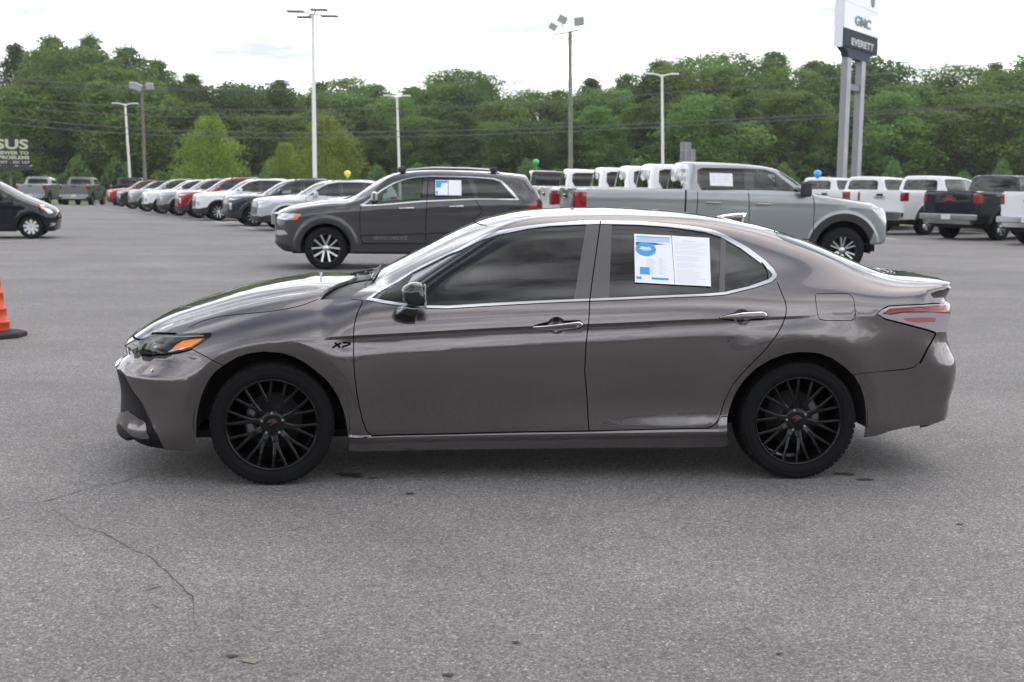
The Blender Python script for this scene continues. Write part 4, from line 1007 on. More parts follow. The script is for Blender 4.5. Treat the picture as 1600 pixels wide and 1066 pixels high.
def bg_wheel(parent, x, y, r, rim, style, side=-1, wid=.24, face=ALLOY, back=DALLOY):
    key = (round(r, 3), rim, style, face.name, back.name)
    if key not in _wm:
        t = MB(); w = wid / 2
        t.lathe([(rim, w * .8), (rim + .01, w), (r - .03, w), (r - .006, w * .75), (r, w * .5), (r, -w * .5), (r - .006, -w * .75), (r - .03, -w), (rim + .02, -w * 1.04), (rim + .004, -w * .95), (rim - .004, -w * .85)], 40)
        rm = MB(); rm.lathe([(rim, -w * .95), (rim - .012, -w * .98), (rim - .02, -w * .8), (rim - .02, w * .6), (rim * .3, w * .55), (0, w * .55)], 40)
        sp = MB()
        def bar(a0, r0, a1, r1, w0, w1, y0, y1):
            A = Vector((r0 * math.cos(a0), 0, r0 * math.sin(a0))); B = Vector((r1 * math.cos(a1), 0, r1 * math.sin(a1))); tt = (B - A).normalized(); nn = Vector((-tt.z, 0, tt.x)); V = []
            for P, ww, yy in ((A, w0, y0), (B, w1, y1)):
                for k, dy in ((-1, 0), (1, 0), (1, .03), (-1, .03)): q = P + nn * k * ww / 2; V.append((q.x, yy + dy, q.z))
            sp.add(V, [(0, 1, 2, 3), (7, 6, 5, 4), (0, 4, 5, 1), (1, 5, 6, 2), (2, 6, 7, 3), (3, 7, 4, 0)])
        n, kind = style; da = 2 * PI / n; y0, y1 = -w * .72, -w * .92
        for k in range(n):
            a = k * da + PI / 2
            if kind == 'twin':
                for s_ in (-1, 1): bar(a + s_ * .05, rim * .22, a + s_ * da * .27, rim * .97, .030, .034, y0, y1)
            elif kind == 'loop':
                for s_ in (-1, 1): bar(a + s_ * da * .16, rim * .32, a + s_ * da * .17, rim * .93, .026, .026, y0, y1)
                bar(a - da * .2, rim * .33, a + da * .2, rim * .33, .03, .03, y0, y0)
            elif kind == 'cover':
                bar(a, rim * .18, a, rim * .95, .045, .075, y0 - .01, y1)
            else: bar(a, rim * .18, a, rim * .97, .055, .035, y0, y1)
        sp.lathe([(0, y0 - .004), (rim * .22, y0 - .002), (rim * .25, y0 + .03)], 20)
        tm, rmm, sm = t.mesh('tyre'), rm.mesh('rim'), sp.mesh('spokes'); tm.materials.append(TYRE2); rmm.materials.append(back); sm.materials.append(face)
        _wm[key] = (tm, rmm, sm)
    tm, rmm, sm = _wm[key]
    o = link('wheel', tm, None, parent, (x, y, r)); link('rim', rmm, None, o); link('spokes', sm, None, o)
    if side > 0: o.rotation_euler = (0, 0, PI)
    return o
def box_part(name, a, b, m, parent, bev=.01):
    q = MB(); q.box(a, b, None, bev); return q.build(name, m, parent)
def bg_seats(root, xs, z0, w=.5):
    for x in xs:
        for y in (-w * .75, w * .75):
            b = MB(); b.box((x - .25, y - .24, z0), (x + .25, y + .24, z0 + .18), None, .04); b.box((x + .16, y - .23, z0 + .1), (x + .32, y + .23, z0 + .70), None, .05); b.box((x + .20, y - .12, z0 + .68), (x + .30, y + .12, z0 + .88), None, .03); b.build('seat', SEATM, root)
def simple_mirror(root, x, y, z, m, s=1.0):
    for sd in (-1, 1):
        b = MB(); b.box((x - .06 * s, min(sd * y, sd * (y + .20)), z - .08 * s), (x + .05 * s, max(sd * y, sd * (y + .20)), z + .10 * s), None, .03); o = b.build('side_mirror', m, root)
        b = MB(); b.box((x - .03, min(sd * (y - .10), sd * y) , z - .06), (x + .03, max(sd * (y - .1), sd * (y + .03)), z), None, .01); b.build('mirror_foot', CLAD, o)

SPEC = {'body': (CPAINT, 0, .015, 'one', None), 'windshield': (CABG, -.004, .004, 'one', None), 'rear_window': (PRIV, -.004, .004, 'one', None), 'front_window': (CABG, -.004, .004, 'two', None), 'rear_side_window': (PRIV, -.004, .004, 'two', None), 'quarter_window': (PRIV, -.004, .004, 'two', None),
        'window_trim': (CHROME, .003, .006, 'two', None), 'window_frame': (GBLK, -.002, .004, 'two', None), 'front_arch_trim': (CLAD, .006, .012, 'two', None), 'rear_arch_trim': (CLAD, .006, .012, 'two', None), 'sill_trim': (CLAD, .006, .012, 'two', None), 'front_grille': (GRIL, -.01, .01, 'one', None), 'headlight': (HL2, .002, .012, 'two', None), 'tail_light': (TL2, .004, .012, 'two', None), 'lower_bumper': (CLAD, .004, .012, 'one', None),
        'marker_lamp': (AMB2, .003, .006, 'two', None), 'shut_line': (SHUT, -.009, 0, 'two', None), 'roof_panel': (GBLK, .001, .004, 'one', None), 'fog_trim': (HL2, .004, .01, 'two', None), 'grille_surround': (CHROME, .006, .012, 'one', None), 'tailgate': (CPAINT, .002, .01, 'one', None)}
def arch_creases(sh, p):
    for (cx, cz, r0) in p['arches']:
        for dr in (p.get('flare', .05) - .004, p.get('flare', .05) + .004, p.get('flare', .05) + .02, p.get('flare', .05) + .055, p.get('flare', .05) + .09):
            sh.crease([('s', cx + (r0 + dr) * math.cos(t), cz + (r0 + dr) * math.sin(t)) for t in np.linspace(R(-5), R(185), 44)])
def gen_parts(sh, root, **over):
    sp = dict(SPEC); sp.update(over); return shell_parts(sh, root, sp)
def recolour(root, m, old=None):
    for o in root.children_recursive:
        if o.type == 'MESH':
            for sl in o.material_slots:
                if sl.material is (old or CPAINT): sl.link = 'OBJECT'; sl.material = m

# ---------------------------------------------------------------- large grey suv
def make_big_suv():
    p = dict(W=.955, zlow=.42, belt=Spl((-1, .98), (.7, 1.15), (1.72, 1.21), (2.66, 1.255), (3.4, 1.27), (4, 1.27)),
             zt=Spl((-1.1, .90), (-.86, 1.03), (-.68, 1.105), (-.3, 1.185), (.1, 1.23), (.40, 1.265), (.52, 1.325), (.68, 1.435), (.87, 1.565), (1.08, 1.675), (1.32, 1.735), (1.64, 1.77), (2.08, 1.785), (2.6, 1.78), (3.0, 1.765), (3.4, 1.735), (3.7, 1.70)),
             crown=Pch((-1, .10), (.4, .08), (1, .05), (2, .06), (3.5, .08)), pl=Pch((-1, .10), (.4, .10), (.7, .22), (1.2, .1), (2, 0), (3.6, 0)), kst=Pch((-1, .14), (.4, .12), (1, .09), (3.5, .12)),
             xf=Pch((.2, -.55), (.28, -.72), (.4, -.90), (.46, -.94), (.60, -.945), (1.0, -.93), (1.1, -.88)), xr=Pch((.3, 3.86), (.45, 3.93), (.85, 3.94), (.95, 3.90), (1.2, 3.90), (1.39, 3.82), (1.58, 3.66), (1.70, 3.60), (1.8, 3.56)),
             tum=Spl((0, 0), (.08, .025), (.25, .095), (.4, .17), (.55, .26), (.7, .37)), arches=((0, .38, .45), (2.92, .38, .45)), plan=Pch((-1, .93), (-.3, .985), (.3, 1), (3.3, 1), (3.9, .965)), nose=(.06, .22, .04, .16), flare=.06, fo=.025, shoulder=.008)
    sh = Shell(body_fn(p), -.45, 3.35, .75, (.1, 0, .65), (2.9, 0, .8), h=.045, phi0=-38, elmin=-32)
    L = sh.region; S = lambda *a: [('s', x, z) for x, z in a]
    ar = lambda c, r, a0=-8, a1=188: [('s', c[0] + r * math.cos(t), c[1] + r * math.sin(t)) for t in np.linspace(R(a0), R(a1), 26)]
    L('window_trim', S((.60, 1.145), (.78, 1.27), (.98, 1.42), (1.19, 1.545), (1.40, 1.62), (1.60, 1.66), (1.85, 1.675), (2.57, 1.67), (2.98, 1.645), (3.12, 1.60), (3.28, 1.44), (3.42, 1.265), (2.66, 1.265), (1.72, 1.215), (.95, 1.145), (.66, 1.13)))
    L('window_frame', S((.68, 1.155), (.98, 1.395), (1.19, 1.52), (1.40, 1.60), (1.60, 1.64), (1.85, 1.655), (2.57, 1.65), (2.96, 1.625), (3.09, 1.58), (3.36, 1.285), (2.66, 1.285), (1.72, 1.235), (.95, 1.163)))
    L('front_window', S((.96, 1.18), (1.0, 1.39), (1.19, 1.51), (1.40, 1.59), (1.60, 1.63), (1.72, 1.64), (1.70, 1.245)))
    L('rear_side_window', S((1.90, 1.255), (1.90, 1.648), (2.5, 1.642), (2.62, 1.29)))
    L('quarter_window', S((2.70, 1.297), (2.60, 1.635), (2.94, 1.615), (3.06, 1.57), (3.32, 1.30)))
    L('windshield', [('t', .46, 0), ('t', .50, -.4), ('t', .60, -.70), ('s', .64, 1.24), ('s', .86, 1.44), ('s', 1.10, 1.60), ('t', 1.20, -.60), ('t', 1.12, -.3), ('t', 1.10, 0)])
    L('front_arch_trim', ar((0, .38), .505) + ar((0, .38), .44)[::-1]); L('rear_arch_trim', ar((2.92, .38), .505) + ar((2.92, .38), .44)[::-1])
    L('sill_trim', S((.48, .47), (2.45, .47), (2.45, .25), (.48, .25)))
    L('front_grille', [('f', 0, .98), ('f', -.4, .98), ('f', -.66, .96), ('f', -.66, .88), ('f', -.4, .85), ('f', 0, .85)])
    L('headlight', [('s', -.42, .975), ('s', -.62, .985), ('f', -.82, .985), ('f', -.72, .98), ('f', -.72, .89), ('f', -.82, .88), ('s', -.66, .87), ('s', -.50, .88)])
    L('marker_lamp', S((-.42, .965), (-.54, .97), (-.57, .88), (-.50, .88)))
    L('lower_bumper', [('f', 0, .50), ('f', -.5, .50), ('f', -.8, .48), ('s', -.70, .46), ('s', -.55, .40), ('s', -.46, .30), ('s', -.46, .1), ('f', -.5, .1), ('f', 0, .1)])
    L('fog_trim', [('f', -.62, .68), ('f', -.80, .69), ('s', -.72, .69), ('s', -.66, .62), ('f', -.8, .60), ('f', -.62, .62)])
    L('tail_light', [('s', 3.56, 1.20), ('s', 3.80, 1.215), ('r', -.84, 1.22), ('r', -.5, 1.20), ('r', -.5, 1.08), ('r', -.84, 1.08), ('s', 3.80, 1.10), ('s', 3.58, 1.11)])
    L('rear_window', [('r', 0, 1.62), ('r', -.55, 1.60), ('r', -.62, 1.30), ('r', 0, 1.28)])
    L('void', S((-.448, .0)) + ar((0, .38), .445, -14, 194)[::-1] + S((.46, 0)) if False else [(-.50, -.9, -.2)] + ar((0, .38), .445, -10, 190)[::-1] + [(.50, -.9, -.2)])
    L('void', [(2.42, -.9, -.2)] + ar((2.92, .38), .445, -10, 190)[::-1] + [(3.42, -.9, -.2)])
    g = 'shut_line'
    for ln in (((.62, 1.13), (.60, .95), (.61, .60), (.64, .47)), ((1.81, 1.665), (1.78, 1.22), (1.76, .8), (1.76, .47)), ((2.64, 1.265), (2.76, 1.05), (2.66, .95), (2.52, .72), (2.47, .5)), ((.64, .475), (2.46, .475))): sh.line(g, S(*ln), .012, 0)
    sh.line(g, S((3.25, 1.12), (3.42, 1.12), (3.43, .98), (3.26, .98), (3.25, 1.12)), .008, 0)
    arch_creases(sh, p)
    sh.make('body')
    root = empty('parked_suv', (-3.40, 23.6, 0), R(5)); gen_parts(sh, root)
    for s_ in (-1, 1):
        b = MB(); P = [sh.side(x, z) for x, z in ((.60, .625), (1.2, .645), (1.9, .675), (2.38, .70))]; P = resample([np.array(q) for q in P], .1, False)
        b.tube([(q[0], (q[1] - .004) * (1 if s_ < 0 else -1), q[2]) for q in P], .022, 6); b.build('door_moulding', CLAD, root)
        for (x0, z0) in ((1.42, 1.095), (2.30, 1.135)):
            q = sh.side(x0, z0); b = MB(); b.tube([(x0 - .12, (q[1] - .012) * -s_, z0), (x0 - .08, (q[1] - .045) * -s_, z0 + .003), (x0 + .08, (q[1] - .045) * -s_, z0 + .008), (x0 + .12, (q[1] - .012) * -s_, z0 + .01)], .017, 8); b.build('door_handle', CHROME, root)
        b = MB(); pts = [(x, s_ * .60, sh.top(x, -.60)[2] + dz) for x, dz in ((1.35, .0), (1.45, .045), (1.9, .055), (2.5, .055), (2.95, .05), (3.1, .0))]; b.tube(pts, .018, 8); b.build('roof_rail', CHROME if s_ < 0 else CLAD, root)
    simple_mirror(root, .86, .93, 1.29, CHROME)
    for x in (1.34, 2.98):
        b = MB(); z_ = sh.top(x, -.6)[2]; b.box((x - .07, -.66, z_), (x + .07, -.54, z_ + .11), None, .03); b.build('rail_foot', CLAD, root)
    for k in range(7):
        b = MB(); y = -.55 + k * .183
        q = sh.end(-abs(y), .915); b.box((q[0] - .065, y - .072, .78), (q[0] + .02, y + .066, .985), None, .012); b.build('grille_slot', CHROME, root)
    sh_p = [(1.92, 1.60), (2.155, 1.60), (2.155, 1.335), (1.92, 1.335)]
    for k, (xa, xb) in enumerate(((1.93, 2.155), (2.165, 2.39))):
        C = [np.array(sh.side(x, z)) + [0, -.012, 0] for x, z in ((xa, 1.60), (xb, 1.60), (xb, 1.335), (xa, 1.335))]
        me = mesh_np('window_sheet', C + [c + [0, .003, 0] for c in C], [(3, 2, 1, 0), (4, 5, 6, 7), (0, 1, 5, 4), (2, 3, 7, 6), (1, 2, 6, 5), (3, 0, 4, 7)]); o = link('window_sheet', me, mat('white_paper', (.8, .81, .84)), root)
        if k == 0:
            D_ = lambda a, b: C[0] * (1 - a) * (1 - b) + C[1] * a * (1 - b) + C[2] * a * b + C[3] * (1 - a) * b + np.array([0, -.003, 0])
            link('print', mesh_np('print', [D_(*q) for q in ((.04, .03), (.96, .03), (.96, .16), (.5, .2), (.42, .5), (.06, .5), (.05, .72), (.2, .72), (.2, .95), (.05, .95))], [(3, 2, 1, 0), (5, 4, 3, 0), (9, 8, 7, 6)]), mat('print_blue', (.03, .25, .62)), o)
    bg_seats(root, (1.55, 2.45), .75); box_part('dashboard', (.75, -.75, .8), (1.05, .75, 1.12), DARKIN, root, .05)
    link('inner_skin', inner_skin(sh.f0, -.5, 3.7, .03, .08, zmin=.5, holes=((0, .38, .52), (2.92, .38, .52)), win=lambda q: q[2] > 1.15 and q[0] > .45, zc=.75), DARKIN, root)
    wheel_wells(root, ((0, .38, .46), (2.92, .38, .46)), .92, .5, DARKIN); box_part('underbody', (-.6, -.8, .28), (3.7, .8, .42), DARKIN, root)
    for x in (0, 2.92):
        for s_ in (-1, 1): bg_wheel(root, x, s_ * .80, .38, .262, (5, 'twin'), s_, .26)
    return root, sh

# ---------------------------------------------------------------- compact suv
def make_small_suv():
    p = dict(W=.90, zlow=.40, belt=Spl((-.9, .97), (.5, 1.07), (1.7, 1.10), (2.8, 1.15), (3.6, 1.17)),
             zt=Spl((-1, .92), (-.82, 1.00), (-.6, 1.045), (0, 1.10), (.45, 1.14), (.6, 1.22), (.9, 1.42), (1.15, 1.545), (1.4, 1.61), (1.8, 1.645), (2.4, 1.65), (3.0, 1.615), (3.4, 1.57)),
             crown=Pch((-1, .12), (.4, .09), (1, .05), (3.4, .08)), pl=Pch((-1, .12), (.4, .12), (.8, .24), (1.3, .1), (2, 0), (3.6, 0)), kst=Pch((-1, .14), (.4, .12), (1, .09), (3.4, .12)),
             xf=Pch((.15, -.60), (.25, -.78), (.5, -.865), (.75, -.87), (.95, -.83), (1.05, -.78)), xr=Pch((.3, 3.45), (.5, 3.53), (.9, 3.53), (1.15, 3.46), (1.4, 3.32), (1.6, 3.18)),
             tum=Spl((0, 0), (.06, .02), (.2, .085), (.35, .165), (.5, .26), (.65, .37)), arches=((0, .345, .41), (2.64, .345, .41)), plan=Pch((-1, .93), (-.3, .98), (.3, 1), (3.0, 1), (3.5, .96)), nose=(.08, .24, .05, .18), flare=.055, fo=.02, shoulder=.012)
    sh = Shell(body_fn(p), -.42, 3.05, .7, (.1, 0, .6), (2.6, 0, .75), h=.065, phi0=-38, elmin=-32)
    L = sh.region; S = lambda *a: [('s', x, z) for x, z in a]
    ar = lambda c, r, a0=-8, a1=188: [('s', c[0] + r * math.cos(t), c[1] + r * math.sin(t)) for t in np.linspace(R(a0), R(a1), 20)]
    L('window_frame', S((.62, 1.12), (.95, 1.34), (1.25, 1.50), (1.6, 1.565), (2.3, 1.57), (2.75, 1.53), (3.05, 1.36), (3.02, 1.22), (2.4, 1.14), (1.4, 1.10)))
    L('front_window', S((.84, 1.13), (.98, 1.33), (1.27, 1.48), (1.58, 1.545), (1.55, 1.125)))
    L('rear_side_window', S((1.68, 1.13), (1.70, 1.55), (2.3, 1.55), (2.42, 1.165)))
    L('quarter_window', S((2.5, 1.175), (2.42, 1.54), (2.72, 1.51), (2.97, 1.34), (2.94, 1.22)))
    L('windshield', [('t', .50, 0), ('t', .54, -.4), ('t', .60, -.64), ('s', .66, 1.19), ('s', .88, 1.33), ('s', 1.12, 1.475), ('t', 1.22, -.56), ('t', 1.15, -.3), ('t', 1.13, 0)])
    L('rear_window', [('r', 0, 1.52), ('r', -.5, 1.5), ('r', -.58, 1.22), ('r', 0, 1.20)])
    L('front_arch_trim', ar((0, .345), .475) + ar((0, .345), .40)[::-1]); L('rear_arch_trim', ar((2.64, .345), .475) + ar((2.64, .345), .40)[::-1])
    L('sill_trim', S((.40, .50), (2.24, .50), (2.24, .2), (.40, .2)))
    L('front_grille', [('f', 0, .93), ('f', -.45, .93), ('f', -.62, .86), ('f', -.60, .74), ('f', -.5, .52), ('f', 0, .50)])
    L('headlight', [('s', -.40, .955), ('s', -.62, .95), ('f', -.76, .955), ('f', -.56, .945), ('f', -.60, .89), ('f', -.78, .885), ('s', -.60, .90)])
    L('lower_bumper', [('f', 0, .46), ('f', -.5, .48), ('f', -.75, .46), ('s', -.60, .50), ('s', -.45, .52), ('s', -.42, .1), ('f', -.5, .1), ('f', 0, .1)])
    L('fog_trim', [('f', -.66, .80), ('f', -.76, .80), ('f', -.76, .56), ('f', -.66, .60)])
    L('tail_light', [('s', 3.10, 1.10), ('s', 3.35, 1.12), ('r', -.72, 1.12), ('r', -.5, 1.10), ('r', -.5, .99), ('r', -.72, .99), ('s', 3.36, .98), ('s', 3.14, 1.04)])
    L('void', [(-.46, -.9, -.2)] + ar((0, .345), .402, -10, 190)[::-1] + [(.45, -.9, -.2)]); L('void', [(2.18, -.9, -.2)] + ar((2.64, .345), .402, -10, 190)[::-1] + [(3.1, -.9, -.2)])
    for ln in (((.56, 1.08), (.52, .8), (.56, .5)), ((1.62, 1.56), (1.60, 1.1), (1.58, .5)), ((2.46, 1.14), (2.5, .95), (2.28, .62))): sh.line('shut_line', S(*ln), .012, 0)
    arch_creases(sh, p)
    sh.make('body')
    root = empty('compact_suv'); gen_parts(sh, root)
    for s_ in (-1, 1):
        for (x0, z0) in ((1.38, .99), (2.2, 1.02)):
            q = sh.side(x0, z0); b = MB(); b.tube([(x0 - .1, (q[1] - .01) * -s_, z0), (x0 + .1, (q[1] - .035) * -s_, z0 + .005)], .016, 6); b.build('door_handle', CPAINT, root)
        b = MB(); pts = [(x, s_ * .58, sh.top(x, -.58)[2] + dz) for x, dz in ((1.4, .0), (1.5, .035), (2.5, .04), (2.9, .0))]; b.tube(pts, .016, 6); b.build('roof_rail', CLAD, root)
    simple_mirror(root, .84, .88, 1.16, CPAINT)
    bg_seats(root, (1.4, 2.2), .7); box_part('dashboard', (.7, -.7, .75), (.98, .7, 1.04), DARKIN, root, .05)
    link('inner_skin', inner_skin(sh.f0, -.5, 3.3, .03, .1, zmin=.5, holes=((0, .345, .5), (2.64, .345, .5)), win=lambda q: q[2] > 1.08 and q[0] > .45, zc=.7), DARKIN, root)
    wheel_wells(root, ((0, .345, .42), (2.64, .345, .42)), .86, .45, DARKIN); box_part('underbody', (-.6, -.75, .25), (3.3, .75, .4), DARKIN, root)
    for x in (0, 2.64):
        for s_ in (-1, 1): bg_wheel(root, x, s_ * .765, .345, .235, (5, 'twin'), s_, .23)
    return root

# ---------------------------------------------------------------- crew-cab pickup
def make_pickup(h=.05, name='pickup_truck', chrome=True):
    p = dict(W=1.0, zlow=.62, belt=Spl((-1, 1.20), (0, 1.33), (1, 1.37), (3, 1.42), (5, 1.44)), zbot=.52,
             zt=Spl((-1.1, 1.14), (-.88, 1.20), (-.73, 1.265), (-.5, 1.315), (0, 1.39), (.44, 1.45), (1.0, 1.49), (2.0, 1.50), (2.9, 1.485), (3.5, 1.48), (4.4, 1.485), (5, 1.49), (5.2, 1.49)),
             crown=Pch((-1, .06), (.4, .05), (1, .0), (5, .0)), pl=Pch((-1, .10), (.4, .06), (1, 0), (5, 0)), kst=Pch((-1, .10), (.4, .10), (2.8, .06), (3.0, .05), (5, .05)),
             xf=Pch((.40, -.80), (.5, -.90), (.62, -.95), (.85, -.955), (1.05, -.93), (1.2, -.88), (1.3, -.8)), xr=Pch((.4, 4.97), (1.5, 5.0)),
             tum=Spl((0, 0), (.05, .01), (.2, .06), (.4, .14)), arches=((0, .42, .54), (3.745, .42, .53)), plan=Pch((-1, .95), (-.3, 1.0), (.6, .99), (1.2, .985), (3, .985), (3.7, 1.0), (4.5, .995), (5, .985)), nose=(.05, .14, .0, .03), kn=.07, flare=.10, fo=.018, bulge=.015, shoulder=.006)
    sh = Shell(body_fn(p), -.50, 4.75, .95, (0.1, 0, .9), (4.2, 0, .95), h=h, phi0=-28, elmin=-28)
    L = sh.region; S = lambda *a: [('s', x, z) for x, z in a]
    ar = lambda c, r, a0=-8, a1=188: [('s', c[0] + r * math.cos(t), c[1] + r * math.sin(t)) for t in np.linspace(R(a0), R(a1), 24)]
    L('front_arch_trim', ar((0, .42), .665, -14, 194) + ar((0, .42), .52, -14, 194)[::-1]); L('rear_arch_trim', ar((3.745, .42), .655, -14, 194) + ar((3.745, .42), .51, -14, 194)[::-1])
    L('front_grille', [('f', 0, 1.12), ('f', -.5, 1.12), ('f', -.62, 1.08), ('f', -.58, .78), ('f', 0, .74)])
    L('headlight', [('s', -.46, 1.21), ('s', -.70, 1.225), ('f', -.84, 1.19), ('f', -.66, 1.10), ('f', -.66, .96), ('f', -.80, .90), ('s', -.72, .93), ('s', -.60, 1.06)])
    L('lower_bumper', [('f', 0, .70), ('f', -.5, .70), ('f', -.8, .70), ('s', -.74, .72), ('s', -.56, .74), ('s', -.53, .60), ('s', -.52, .2), ('f', -.5, .2), ('f', 0, .2)])
    L('tail_light', [('s', 4.76, 1.42), ('s', 4.93, 1.42), ('r', -.95, 1.42), ('r', -.83, 1.42), ('r', -.83, 1.13), ('r', -.95, 1.13), ('s', 4.93, 1.13), ('s', 4.76, 1.15)])
    L('tailgate', [('r', 0, 1.45), ('r', -.80, 1.45), ('r', -.80, .80), ('r', 0, .80)])
    L('bed_opening', [('t', 3.05, 0), ('t', 3.05, -.86), ('t', 4.90, -.86), ('t', 4.90, 0)])
    L('void', [(-.56, -.9, -.2)] + ar((0, .42), .53, -10, 190)[::-1] + [(.58, -.9, -.2)]); L('void', [(3.18, -.9, -.2)] + ar((3.745, .42), .52, -10, 190)[::-1] + [(4.32, -.9, -.2)])
    for ln in (((.60, 1.42), (.57, 1.2), (.57, .70), (.64, .60)), ((1.80, 1.44), (1.78, 1.1), (1.78, .60)), ((2.74, 1.44), (2.74, 1.2), (2.78, .60)), ((.64, .60), (2.78, .60))): sh.line('shut_line', S(*ln), .014, 0)
    sh.line('shut_line', [('t', 2.955, -.3), ('t', 2.955, -.85), ('s', 2.955, 1.44), ('s', 2.96, 1.1), ('s', 2.96, .60)], .030, 0)
    arch_creases(sh, p)
    sh.make('body')
    root = empty(name); gen_parts(sh, root, bed_opening=(LINER, -.42, .0, 'one', None), lower_bumper=(CLAD if not chrome else CPAINT, .004, .012, 'one', None))
    # cab
    q = dict(W=.955, zlow=1.0, belt=Spl((0, 1.40), (1, 1.41), (3, 1.43)), zbot=1.36,
             zt=Spl((.1, 1.30), (.44, 1.47), (.62, 1.585), (.94, 1.79), (1.10, 1.865), (1.3, 1.92), (1.69, 1.965), (2.13, 1.99), (2.74, 1.995), (3.1, 1.98)),
             crown=Pch((.3, .04), (3, .05)), pl=Pch((.3, .14), (.9, .18), (1.4, .08), (2, 0)), kst=Pch((.3, .07), (3, .10)), xf=Pch((1.3, .0), (2, .1)), xr=Pch((1.3, 2.96), (1.45, 2.955), (1.9, 2.86), (2, 2.82)),
             tum=Spl((-.1, -.02), (0, 0), (.2, .055), (.4, .125), (.55, .20)), arches=(), plan=Pch((0, 1), (3, 1)), nose=(0, 0, .05, .04), kn=.06, bulge=0.0)
    cs = Shell(body_fn(q), .50, 2.72, 1.42, None, (2.3, 0, 1.6), h=h, phi0=-4, elmin=-14)
    L = cs.region; T = lambda *a: [('s', x, z) for x, z in a]
    L('window_frame', T((.80, 1.43), (1.10, 1.66), (1.28, 1.80), (1.45, 1.86), (1.72, 1.875), (1.80, 1.88), (2.62, 1.88), (2.72, 1.84), (2.74, 1.62), (2.66, 1.47), (2.50, 1.435), (1.76, 1.43)))
    L('front_window', T((.92, 1.445), (1.14, 1.65), (1.30, 1.78), (1.46, 1.84), (1.68, 1.855), (1.68, 1.445)))
    L('rear_side_window', T((1.86, 1.445), (1.86, 1.86), (2.60, 1.86), (2.69, 1.82), (2.70, 1.62), (2.63, 1.485), (2.49, 1.45)))
    L('windshield', [('t', .50, -.0), ('t', .53, -.5), ('t', .62, -.78), ('s', .78, 1.50), ('s', .98, 1.65), ('s', 1.18, 1.79), ('t', 1.25, -.62), ('t', 1.18, -.3), ('t', 1.16, 0)])
    L('rear_window', [('r', 0, 1.86), ('r', -.55, 1.85), ('r', -.66, 1.80), ('r', -.70, 1.50), ('r', 0, 1.50)])
    cs.make('cab_body'); sp = dict(SPEC); sp['cab_body'] = (CPAINT, 0, .012, 'one', None); shell_parts(cs, root, sp)
    # tailgate and bumper
    b = MB(); b.box((4.96, -.99, .62), (5.14, .99, .80), None, .03); b.box((4.90, -.80, .50), (5.05, .80, .64)); bo = b.build('rear_bumper', CHROME if chrome else GBLK, root)
    box_part('licence_plate', (5.135, -.16, .64), (5.15, .16, .79), mat('plate_white', (.6, .6, .62)), root, .002)
    box_part('tailgate_handle', (4.99, -.13, 1.30), (5.025, .13, 1.37), GBLK, root, .008)
    box_part('cargo_sill', (4.86, -.86, 1.43), (4.99, .86, 1.492), CPAINT, root, .01)
    box_part('frame_rail', (-.7, -.75, .38), (4.8, .75, .56), DARKIN, root); box_part('bed_floor', (3.02, -.86, .95), (4.88, .86, 1.05), LINER, root)
    for s_ in (-1, 1):
        b = MB(); b.tube([(.62, s_ * .93, .42), (2.8, s_ * .93, .42)], .05, 8); b.build('side_step', CLAD, root)
        for (x0, z0) in ((1.52, 1.235), (2.45, 1.25)):
            qd = sh.side(x0, z0); b = MB(); b.tube([(x0 - .13, (qd[1] - .012) * -s_, z0), (x0 - .08, (qd[1] - .04) * -s_, z0), (x0 + .08, (qd[1] - .04) * -s_, z0 + .004), (x0 + .13, (qd[1] - .012) * -s_, z0 + .004)], .019, 8); b.build('door_handle', CPAINT, root)
    simple_mirror(root, .78, 1.02, 1.50, CLAD, 1.5)
    b = MB(); qd = sh.side(.22, 1.27); b.box((.10, qd[1] - .008, 1.25), (.34, qd[1] + .01, 1.30)); b.build('fender_badge', CHROME, root)
    bg_seats(root, (1.45, 2.4), .98, .55); box_part('dashboard', (.75, -.8, 1.0), (1.05, .8, 1.40), DARKIN, root, .05)
    link('inner_skin', inner_skin(sh.f0, -.6, 2.9, .03, .1, zmin=.6, holes=((0, .42, .62), (3.745, .42, .62)), win=lambda q_: q_[2] > 1.40 and q_[0] > .7, zc=.95), DARKIN, root)
    wheel_wells(root, ((0, .42, .54), (3.745, .42, .53)), .96, .5, DARKIN)
    for x in (0, 3.745):
        for s_ in (-1, 1): bg_wheel(root, x, s_ * .865, .415, .262, (6, 'loop'), s_, .28)
    return root, cs

